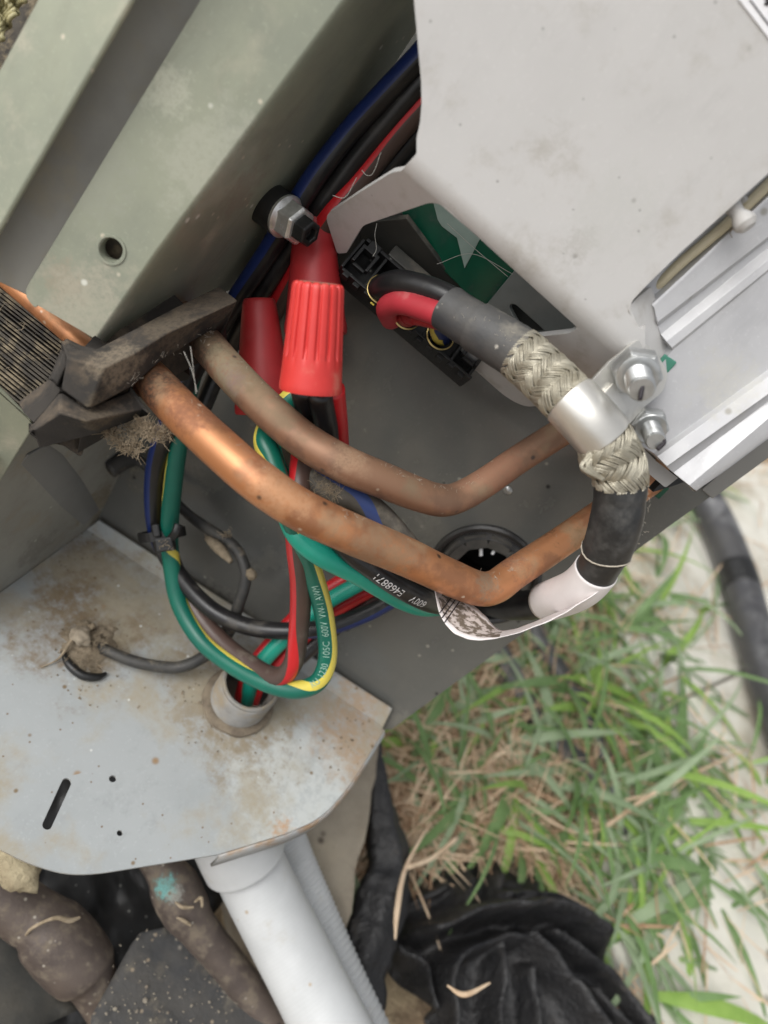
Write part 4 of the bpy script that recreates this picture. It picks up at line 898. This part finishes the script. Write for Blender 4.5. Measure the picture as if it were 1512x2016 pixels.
def nut_and_stud(label, c, R, rs, L, ax, h):
    o = empty('hex_nut', C(*c), label, 'nut')
    p = C(*c)
    lathe('nut_body', [(R * 1.0, 0), (R * 1.04, .0004), (R * 1.04, h * .8), (R * .93, h), (rs * 1.08, h)], p, ax, m_zinc, o, 6, smooth=False, bev=.00025, hint=imgdir(1, .12, 0))
    lathe('washer_face', [(rs * 1.1, h), (R * .87, h), (R * .86, h + .0004), (R * .80, h + .0006), (rs * 1.1, h + .0005)], p, ax, m_zinc, o, 40)
    pf = []; z = 0
    while z < L - .0012:
        pf += [(rs * .82, z), (rs, z + .00055), (rs, z + .0007), (rs * .82, z + .00125)]; z += .0013
    pf += [(rs * .93, L - .0009), (rs * .93, L - .0004), (rs * .84, L), (0, L)]
    o2 = lathe('stud', pf, p, ax, m_zinc, o, 36)
    return o, p + ax * L
NAX = imgdir(-.18, .53, .83)
n1, e1 = nut_and_stud('larger hex nut on a threaded stud holding down the strap tab', (1252, 726, .188), .0062, .0034, .0136, NAX, .0050)
n2, e2 = nut_and_stud('smaller hex nut with a threaded stud just below the larger one', (1276, 832, .197), .0049, .0026, .0120, imgdir(-.14, .50, .85), .0040)
for o_, e, pts in ((n1, e1, [(.5, -1.0), (.15, -.5), (.0, 0), (-.1, .5), (-.35, .95)]), (n2, e2, [(.95, -.35), (.5, .1), (.1, .6)])):
    P = [e + imgdir(a, b, 0) * .0020 + NAX * .0001 for a, b in pts]
    V, Fc, _ = tube_geo(crom(P, 5), .00055, 8); mesh_obj('marker_stroke', V, Fc, m_ink, o_)

# paper label flag
pf_ = empty('paper_label', C(1000, 1230, .21), 'white paper label wrapped round the cable end with a curling printed tail', 'label')
P = CP[int(12.9 * 12):int(15.6 * 12)]; V, Fc, _ = tube_geo(P, [.0060 + .0000 * k for k in range(len(P))], 30, cap=False); o = mesh_obj('wrap', V, Fc, m_paper, pf_); s_ = o.modifiers.new('s', 'SOLIDIFY'); s_.thickness = .0003
E1 = crom([C(*q) for q in ((1180, 1162, .206), (1110, 1207, .207), (1040, 1238, .208), (975, 1256, .208), (925, 1258, .209), (888, 1240, .212), (866, 1206, .216), (856, 1158, .222))], 8)
E2 = crom([C(*q) for q in ((1128, 1196, .224), (1080, 1212, .224), (1030, 1232, .224), (985, 1240, .224), (955, 1212, .226), (925, 1186, .229), (895, 1168, .232), (862, 1154, .235))], 8)
V = []; Fc = []; W_ = 8
for i, (a, b) in enumerate(zip(E1, E2)):
    for k in range(W_ + 1): V.append(a.lerp(b, k / W_) + imgdir(0, 1, 0) * .0003 * noise.noise(Vector((i * .3, k * .5, 0))))
mi = []
for i in range(len(E1) - 1):
    for k in range(W_): Fc.append((i * (W_ + 1) + k, i * (W_ + 1) + k + 1, (i + 1) * (W_ + 1) + k + 1, (i + 1) * (W_ + 1) + k)); mi.append(1 if i > 22 and 1 <= k < W_ - 1 and i < 52 else 0)
o = mesh_obj('tail', V, Fc, [m_paper, m_print], pf_, True, mi); s_ = o.modifiers.new('s', 'SOLIDIFY'); s_.thickness = .0002
for q in (44, 46, 48):
    pts = [E1[q].lerp(E2[q], t) + toward(E1[q]) * .0004 for t in [k / 6 for k in range(7)]]
    V, Fc, _ = tube_geo(pts, .00018, 5); mesh_obj('printed_line', V, Fc, m_ink, pf_)

# ================================================================== heat sink
hk = empty('heat_sink', C(1400, 720, .2), 'pale ribbed aluminium heat sink plate along the cabinet edge', 'heat sink')
LN = [((1225, 590), (1512, 318), -.0032), ((1280, 598), (1512, 384), -.0032), ((1284, 600), (1512, 388), -.0004), ((1288, 606), (1512, 400), .0), ((1294, 634), (1512, 466), .0002), ((1300, 644), (1512, 478), -.0018), ((1306, 660), (1512, 494), -.0018), ((1312, 672), (1512, 512), .0), ((1322, 684), (1512, 530), .0003), ((1325, 690), (1512, 537), -.0004), ((1250, 790), (1512, 600), -.0006), ((1262, 878), (1512, 700), -.0004),
      ((1286, 892), (1512, 728), .0), ((1290, 896), (1512, 736), .0016), ((1305, 912), (1512, 764), .0030), ((1310, 917), (1512, 772), .001), ((1325, 930), (1512, 790), .0002), ((1350, 950), (1512, 812), .0026), ((1358, 957), (1512, 838), .0024), ((1366, 962), (1512, 852), .0018), ((1368, 964), (1512, 856), -.006)]
V = []; Fc = []; NC = 6
for (a, b, l) in LN:
    for k in range(NC + 1):
        t = k / NC * 1.9; x, y = a[0] + (b[0] - a[0]) * t, a[1] + (b[1] - a[1]) * t; V.append(HS.at(x, y, l))
for i in range(len(LN) - 1):
    for k in range(NC): Fc.append((i * (NC + 1) + k, (i + 1) * (NC + 1) + k, (i + 1) * (NC + 1) + k + 1, i * (NC + 1) + k + 1))
o = mesh_obj('extrusion', V, Fc, m_alu, hk)
bm = bmesh.new(); bm.from_mesh(o.data); bm.normal_update()
for f in bm.faces:
    if f.normal.dot(CAM - f.calc_center_median()) < 0: f.normal_flip()
bm.to_mesh(o.data); bm.free()
s_ = o.modifiers.new('s', 'SOLIDIFY'); s_.thickness = .003; s_.offset = -1; bevel(o, .0005, 2, 20)
sheet('end_bracket', m_cover, [(lambda x, y: HS.at(x, y, -.010), rnd([(1290, 900), (1318, 928), (1362, 962), (1336, 982, 5), (1298, 950, 4), (1278, 915)]), [])], .003, hk, .0006)
o = sheet('rubber_strip', m_rubber, [(lambda x, y: HS.at(x, y, -.014), rnd([(1318, 1000, 4), (1345, 972), (1372, 958, 6), (1388, 978, 6), (1352, 990)]), [])], .004, None, .001); props(o, 'black rubber strip at the lower corner of the heat sink', 'rubber strip')
o = boxes('green_chip', [(C(1293, 962, .246), basis(WALL.n), (.005, .006, .001))], m_pcb, None); props(o, 'tiny green board corner showing below the red end of the pipe', 'circuit board')
o = boxes('green_edge', [(HS.at(1313, 718, -.001), basis(WALL.n), (.004, .004, .001))], m_silk, None); o.data.materials[0] = mat('green edge', (.05, .2, .14), .4); props(o, 'sliver of green board beside the larger nut', 'circuit board')
sheet('base_flange', m_flange, [(lambda x, y: WALL.at(x, y, .0012), [(1380, 962), (1512, 850), (1900, 560), (1900, 629), (1512, 899), (1402, 980)], [])], .001, cab, .0004)
# cream wire and its clip
o = tube('wire', [(1640, 248, .182), (1540, 338, .1825), (1450, 424, .185), (1400, 468, .187), (1345, 514, .1895), (1305, 552, .192), (1275, 585, .196), (1262, 604, .198)], .0014, m_cream, None, 14); props(o, 'cream wire tucked between the plastic cover and the heat sink', 'wire')
kc = empty('wire_clip', C(1448, 418, .186), 'small grey clip gripping the cream wire at the cover edge', 'clip')
kx = imgdir(.45, .8, .2)
lathe('clip_arm', [(.0028, 0), (.0019, .0022), (.0017, .0040), (.0026, .0058), (.0028, .0072), (.0018, .0084), (0, .0086)], C(1434, 396, .178), kx, m_cover, kc, 20)
boxes('clip_pad', [(C(1452, 402, .185), (kx, basis(kx)[0], basis(kx)[1]), (.0022, .0050, .0026))], m_cover, kc, .0006)
fibres('cobweb_tuft', [C(1440, 455, .184), C(1446, 448, .184)], m_fluff, kc, 14, .0005, .002, .00008)

# ================================================================== cobwebs
for label, pts in (('cobweb threads hanging across the cut-out of the cover', [[(742, 440, .222), (738, 462, .222), (741, 490, .222), (734, 505, .222)], [(880, 440, .225), (935, 490, .222), (1000, 545, .22)], [(860, 520, .222), (930, 500, .222), (1010, 540, .222)]]),
                   ('cobweb threads between the wires and the plastic cover', [[(655, 385, .2), (680, 388, .2), (702, 350, .2)], [(712, 335, .2), (722, 345, .2), (735, 340, .2), (750, 300, .2)]]),
                   ('cobweb threads stretched from the foam to the dusty pipe', [[(362, 692, .186), (378, 730, .186), (388, 772, .188)], [(375, 682, .186), (380, 720, .186), (386, 775, .19)]])):
    V = []; Fc = []
    for p in pts:
        g, f, _ = tube_geo(smooth_path(p, 8), .00009, 4, cap=False); o_ = len(V); V += g; Fc += [tuple(q + o_ for q in x) for x in f]
    props(mesh_obj('cobweb', V, Fc, m_web), label, 'cobweb')

# ================================================================== garden: cloth, hoses, grass
FOLDS = [([(770, 1860), (840, 1826), (930, 1815), (1010, 1816), (1080, 1850), (1150, 1890), (1220, 1950), (1300, 2030)], 17, .026), ([(920, 1788), (1000, 1788), (1080, 1808), (1140, 1832), (1155, 1860)], 13, .017),
         ([(950, 1865), (1000, 1920), (1050, 1990), (1100, 2070)], 13, .017), ([(800, 2060), (800, 1960), (815, 1905), (870, 1880), (940, 1870)], 13, .016), ([(1010, 1858), (1080, 1900), (1150, 1950), (1200, 2030)], 11, .014),
         ([(900, 1706), (872, 1760), (850, 1806)], 13, .014), ([(968, 1698), (930, 1745), (912, 1795)], 10, .012), ([(1040, 1712), (1010, 1750), (990, 1780)], 9, .009), ([(905, 1880), (900, 1960), (880, 2080)], 12, .013),
         ([(960, 1920), (970, 2000), (960, 2090)], 10, .011), ([(760, 1790), (820, 1770), (860, 1730)], 11, .011), ([(1090, 1960), (1150, 2030), (1180, 2080)], 10, .012), ([(730, 1880), (760, 1920), (770, 2000)], 13, .013)]
def seg_d(x, y, L):
    b = 1e9
    for (x1, y1), (x2, y2) in zip(L, L[1:]):
        dx, dy = x2 - x1, y2 - y1; t = max(0, min(1, ((x - x1) * dx + (y - y1) * dy) / (dx * dx + dy * dy))); b = min(b, math.hypot(x - x1 - t * dx, y - y1 - t * dy))
    return b
FS = [([(q.x, q.y) for q in crom([Vector((x, y, 0)) for x, y in L], 4)], w_, a_) for L, w_, a_ in FOLDS]
def cloth():
    outer = crom([Vector((x, y, 0)) for x, y in ((690, 1850), (735, 1800), (790, 1745), (850, 1705), (930, 1688), (1010, 1695), (1075, 1745), (1130, 1830), (1190, 1920), (1290, 2010), (1370, 2110))], 14)
    cen = Vector((880, 2230, 0)); V = []; Fc = []; NS = 100; NT = len(outer)
    for i, o_ in enumerate(outer):
        for j in range(NS + 1):
            s = j / NS; q = o_.lerp(cen, s); b = GROUND.at(q.x, q.y)
            wx, wy = q.x + 9 * noise.noise(b * 60), q.y + 9 * noise.noise(b * 60 + Vector((5, 0, 0)))
            h = 0
            for L, w_, a_ in FS:
                d = seg_d(wx, wy, L)
                d += 3 * noise.noise(b * 90)
                if d < w_ * 3.2: h = max(h, 1.35 * a_ * math.exp(-(d / w_) ** 2 * 1.0)) + .2 * a_ * math.exp(-(d / w_ / 1.8) ** 2)
            edge = min(1, s * 9)
            V.append(b + UP * ((.012 + .020 * min(1, s * 3) + h + .003 * noise.noise(b * 50)) * (edge * .9 + .1)))
    for i in range(NT - 1):
        for j in range(NS): a = i * (NS + 1) + j; Fc.append((a, a + 1, a + NS + 2, a + NS + 1))
    o = mesh_obj('landscape_cloth', V, Fc, m_cloth); s = o.modifiers.new('s', 'SOLIDIFY'); s.thickness = .001
    props(o, 'crumpled black landscape cloth lying in folds at the grass edge', 'cloth')
cloth()
def crumple(t, a, p): return 1 + .25 * noise.noise(p * 55) + .16 * noise.noise(p * 160) + .10 * math.sin(a * 5 + t * 9 + 3 * noise.noise(p * 40))
o = tube('cloth_roll', [(735, 1440, .43), (740, 1520, .42), (752, 1620, .41), (765, 1700, .40), (745, 1790, .385), (715, 1880, .37), (690, 1980, .36), (660, 2080, .35)], [.004, .006, .009, .011, .013, .014, .015, .016], m_cloth, None, 24, 12, rfun=crumple)
props(o, 'twisted roll of black cloth running up beside the concrete pad', 'cloth')
def gz(x, y, h):
    d = ROT @ Vector(((x - 756) / F, -(y - 1008) / F, -1)); return CAM + d * ((h - CAMH) / d.z)
hz = empty('garden_hose', gz(1450, 1150, .03), 'thick black foam covered line curving over the pale paving', 'hose')
tube('hose_body', [gz(1330, 890, .035), gz(1378, 965, .038), gz(1418, 1040, .040), gz(1456, 1140, .040), gz(1486, 1250, .040), gz(1524, 1370, .04), gz(1580, 1520, .04)], .0170, m_hose, hz, 28, 10)
tube('tape_band', [gz(1447, 1114, .040), gz(1456, 1140, .040), gz(1462, 1160, .040)], .0175, m_rubber, hz, 28, 4)
hz2 = tube('drip_hose', [gz(955, 1235, .012), gz(985, 1300, .014), gz(1040, 1390, .012), gz(1100, 1470, .012), gz(1170, 1540, .012), gz(1230, 1640, .01)], .0105, m_hose, None, 18, 8); props(hz2, 'black drip hose half buried in the grass below the panel', 'hose')
hz3 = tube('drip_hose', [gz(1040, 1215, .012), gz(1075, 1290, .014), gz(1150, 1400, .014), gz(1190, 1500, .012)], .0095, m_hose, None, 18, 8); props(hz3, 'second black hose in the grass, nearer the pale paving', 'hose')

CLOTH = [(670, 1850), (730, 1780), (790, 1722), (850, 1684), (930, 1668), (1015, 1678), (1085, 1730), (1145, 1825), (1205, 1915), (1300, 2000), (1390, 2110), (670, 2110)]
def blade(V, Fc, mi, root, az, lean, L, wd, curl, m, fold=.25, nseg=7):
    if (CAM - root).length < 1.2 and inpoly(*proj(root), CLOTH): return
    d = Vector((math.cos(az) * math.sin(lean), math.sin(az) * math.sin(lean), math.cos(lean)))
    side = Vector((-math.sin(az), math.cos(az), 0)); p = root.copy(); o = len(V); tw = random.uniform(-.5, .5)
    for k in range(nseg + 1):
        t = k / nseg; w_ = wd * (min(1, .45 + t * 2.2)) * (1 - t ** 2.6) * .5 + .0001
        up_ = side.cross(d).normalized(); sd_ = (side * math.cos(tw * t) + up_ * math.sin(tw * t))
        V.extend([p - sd_ * w_ , p - up_ * w_ * fold, p + sd_ * w_])
        d = (d + Vector((math.cos(az), math.sin(az), 0)) * curl * .10 + Vector((0, 0, -1)) * curl * .16 + Vector([random.gauss(0, .02) for _ in range(3)])).normalized()
        p = p + d * L / nseg
        if p.z < .004: p.z = .004; d.z = abs(d.z) * .2
    for k in range(nseg):
        a = o + k * 3; Fc.append((a, a + 1, a + 4, a + 3)); Fc.append((a + 1, a + 2, a + 5, a + 4)); mi.extend((m, m))
def inpoly(x, y, poly):
    c = False
    for i in range(len(poly)):
        x1, y1 = poly[i - 1]; x2, y2 = poly[i]
        if (y1 > y) != (y2 > y) and x < (x2 - x1) * (y - y1) / (y2 - y1) + x1: c = not c
    return c
TUFT = [(790, 1440), (900, 1310), (1050, 1200), (1150, 1080), (1260, 960), (1330, 930), (1300, 1080), (1290, 1260), (1320, 1420), (1310, 1560), (1260, 1700), (1180, 1760), (1080, 1690), (960, 1650), (860, 1640), (790, 1560)]
MAT_ = [(740, 1400), (900, 1250), (1060, 1120), (1200, 980), (1330, 880), (1700, 700), (1700, 930), (1330, 1000), (1230, 1200), (1250, 1420), (1230, 1560), (1170, 1720), (1120, 1760), (1000, 1680), (860, 1690), (790, 1800), (740, 1700)]
R = random.Random(11)
def sample(poly, n):
    xs = [p[0] for p in poly]; ys = [p[1] for p in poly]; out = []
    while len(out) < n:
        x, y = R.uniform(min(xs), max(xs)), R.uniform(min(ys), max(ys))
        if inpoly(x, y, poly): out.append((x, y))
    return out
random.seed(21)
V, Fc, mi = [], [], []
for x, y in sample(TUFT, 190):
    if R.random() < (.82 if x < 940 else .55 if x < 1070 else .25): continue
    base = gz(x, y, .004)
    for _ in range(R.randint(4, 8)):
        m = R.choice([0, 0, 1, 2, 2, 0])
        blade(V, Fc, mi, base + Vector((R.gauss(0, .006), R.gauss(0, .006), 0)), R.uniform(0, 6.28), R.uniform(.25, 1.25), R.uniform(.04, .125), R.choice([.8, 1, 1, 1, 1.35]) * R.uniform(.003, .0078), R.uniform(.5, 2.2), m)
for x, y in [(R.uniform(1240, 1540), R.uniform(980, 1980)) for _ in range(13)] + [(R.uniform(1180, 1400), R.uniform(1400, 1900)) for _ in range(17)]:
    for _ in range(R.randint(2, 5)):
        blade(V, Fc, mi, gz(x, y, .018), R.uniform(0, 6.28), R.uniform(.6, 1.4), R.uniform(.04, .12), R.uniform(.0025, .0065), R.uniform(.4, 1.8), R.choice([0, 0, 1, 2, 2]))
for x, y in ((1180, 1790), (1240, 1720), (1300, 1640), (1330, 1560), (1350, 1480), (1260, 1850), (1200, 1900), (1370, 1650), (1400, 1760), (1320, 1760), (820, 1460), (800, 1520), (1500, 1560), (1480, 1700), (720, 1780), (740, 2010)):
    for _ in range(5):
        blade(V, Fc, mi, gz(x, y, .012), R.uniform(0, 6.28), R.uniform(.7, 1.35), R.uniform(.05, .12), R.uniform(.004, .008), R.uniform(.5, 1.6), R.choice([0, 0, 1, 2]))
for _ in range(900):
    a, rr_ = R.uniform(0, 6.28), R.uniform(.7, 3.5); c = GROUND.at(1100, 1400)
    blade(V, Fc, mi, Vector((c.x + math.cos(a) * rr_, c.y + math.sin(a) * rr_, 0)), R.uniform(0, 6.28), R.uniform(.2, 1), R.uniform(.06, .14), R.uniform(.004, .007), R.uniform(.5, 2), R.choice([0, 1, 2]), nseg=4)
for x, y, az, L_, wd, m in ((705, 1800, 2.6, .045, .013, 2), (1290, 1960, .3, .11, .011, 1), (1200, 1690, .5, .10, .010, 0), (1320, 1500, 1.6, .10, .009, 0), (1090, 1480, 2.2, .09, .010, 2), (1230, 1820, .9, .10, .010, 2), (960, 1420, 2.8, .09, .009, 2), (1130, 1330, .2, .10, .009, 1), (1010, 1540, 4.6, .08, .010, 0), (880, 1400, 1.0, .07, .008, 2)):
    blade(V, Fc, mi, gz(x, y, .022), az, 1.05, L_, wd, .9, m)
o = mesh_obj('grass', V, Fc, G, None, True, mi); props(o, 'mixed green grass blades sprouting through dry straw', 'grass', kind='stuff')
V, Fc, mi = [], [], []
for x, y in sample(MAT_, 4600):
    blade(V, Fc, mi, gz(x, y, R.uniform(.002, .016)), R.uniform(0, 6.28), R.uniform(1.0, 1.65), R.uniform(.012, .06), R.uniform(.0005, .0018), R.uniform(-.6, .8), R.choice([0, 0, 1]), nseg=4)
for x, y in sample([(1000, 1100), (1512, 900), (1560, 2050), (1250, 2050), (1150, 1750), (1250, 1400)], 150):
    blade(V, Fc, mi, gz(x, y, R.uniform(.020, .03)), R.uniform(0, 6.28), R.uniform(1.3, 1.65), R.uniform(.03, .09), R.uniform(.0006, .0022), R.uniform(-.3, .5), R.choice([0, 0, 1]), nseg=5)
for x, y in sample([(560, 1650), (760, 1440), (760, 1750), (650, 1850)], 120):
    blade(V, Fc, mi, gz(x, y, R.uniform(.002, .01)), R.uniform(0, 6.28), R.uniform(1.2, 1.65), R.uniform(.01, .03), R.uniform(.0008, .002), R.uniform(-.3, .5), 1, nseg=4)
o = mesh_obj('straw', V, Fc, S, None, True, mi); props(o, 'dry tan straw matted under the grass', 'straw', kind='stuff')
for label, pts in (('forked dry stem lying across the black cloth roll', [gz(850, 1615, .05), gz(800, 1705, .06), gz(782, 1790, .07), gz(778, 1850, .07)]),
                   ('long dry stem slanting through the grass by the paving', [gz(1000, 1560, .03), gz(1150, 1640, .03), gz(1290, 1560, .035), gz(1480, 1470, .03)]),
                   ('bent dry stem on the folds of the black cloth', [gz(880, 1940, .105), gz(915, 1958, .108), gz(965, 1935, .108)])):
    o = tube('dry_stem', pts, [.0004] + [.0012 + .0004 * math.sin(k * 2.1) for k in range(len(pts) - 2)] + [.0005], S[0], None, 8, 8); props(o, label, 'stem')
tube('side_shoot', [gz(900, 1650, .05), gz(850, 1690, .055), gz(801, 1708, .06)], .0013, S[0], sc.objects['dry_stem'], 8, 6)

def crumbs(name, label, spots_, n, r0, r1, m, cat, seed):
    rr = random.Random(seed); V = []; Fc = []; phi = 1.618
    base = [Vector(v).normalized() for v in ((0, 1, phi), (0, -1, phi), (0, 1, -phi), (0, -1, -phi), (1, phi, 0), (-1, phi, 0), (1, -phi, 0), (-1, -phi, 0), (phi, 0, 1), (-phi, 0, 1), (phi, 0, -1), (-phi, 0, -1))]
    tri = [(0, 1, 8), (0, 8, 4), (0, 4, 5), (0, 5, 9), (0, 9, 1), (1, 6, 8), (8, 6, 10), (8, 10, 4), (4, 10, 2), (4, 2, 5), (5, 2, 11), (5, 11, 9), (9, 11, 7), (9, 7, 1), (1, 7, 6), (3, 6, 7), (3, 7, 11), (3, 11, 2), (3, 2, 10), (3, 10, 6)]
    for _ in range(n):
        x, y, sg, pl, lift = rr.choice(spots_); c = pl.at(x + rr.gauss(0, sg), y + rr.gauss(0, sg), lift); r = rr.uniform(r0, r1) * rr.uniform(.5, 1.2); k = Vector((rr.uniform(.6, 1.8), rr.uniform(.6, 1.4), rr.uniform(.4, .8))); o = len(V)
        V += [c + Vector((v.x * k.x, v.y * k.y, v.z * k.z)) * r * rr.uniform(.75, 1.2) for v in base]; Fc += [tuple(q + o for q in t) for t in tri]
    o = mesh_obj(name, V, Fc, m, None, False); props(o, label, cat, kind='stuff')
crumbs('dirt_crumbs', 'brown dirt crumbs strewn over the stained plate', [(180, 1260, 32, PLATE, .0005), (180, 1300, 45, PLATE, .0003), (460, 1420, 45, PLATE, .0003), (400, 1380, 30, PLATE, .0003), (690, 1450, 35, PLATE, .0003), (160, 1060, 30, PLATE, .0003)], 240, .00015, .00055, m_dirt, 'dirt', 4)
HB = horizontal(.076)
crumbs('grit', 'pale grit and bark crumbs on the black sheet below the plate', [(330, 1950, 70, HB, .0), (420, 1980, 60, HB, .0), (260, 1990, 40, HB, .0)], 200, .00015, .0006, mat('pale grit', (.26, .23, .18), .9, c2=(.16, .13, .1), vs=200), 'grit', 5)
# ---- origins of single-mesh things at their own place
for o in list(sc.objects):
    if o.type == 'MESH' and o.parent is None and not o.children:
        vs = o.data.vertices
        lo_ = Vector((min(v.co.x for v in vs), min(v.co.y for v in vs), min(v.co.z for v in vs))); hi_ = Vector((max(v.co.x for v in vs), max(v.co.y for v in vs), max(v.co.z for v in vs)))
        c = (lo_ + hi_) / 2; c.z = lo_.z; o.data.transform(Matrix.Translation(-c)); o.location = c
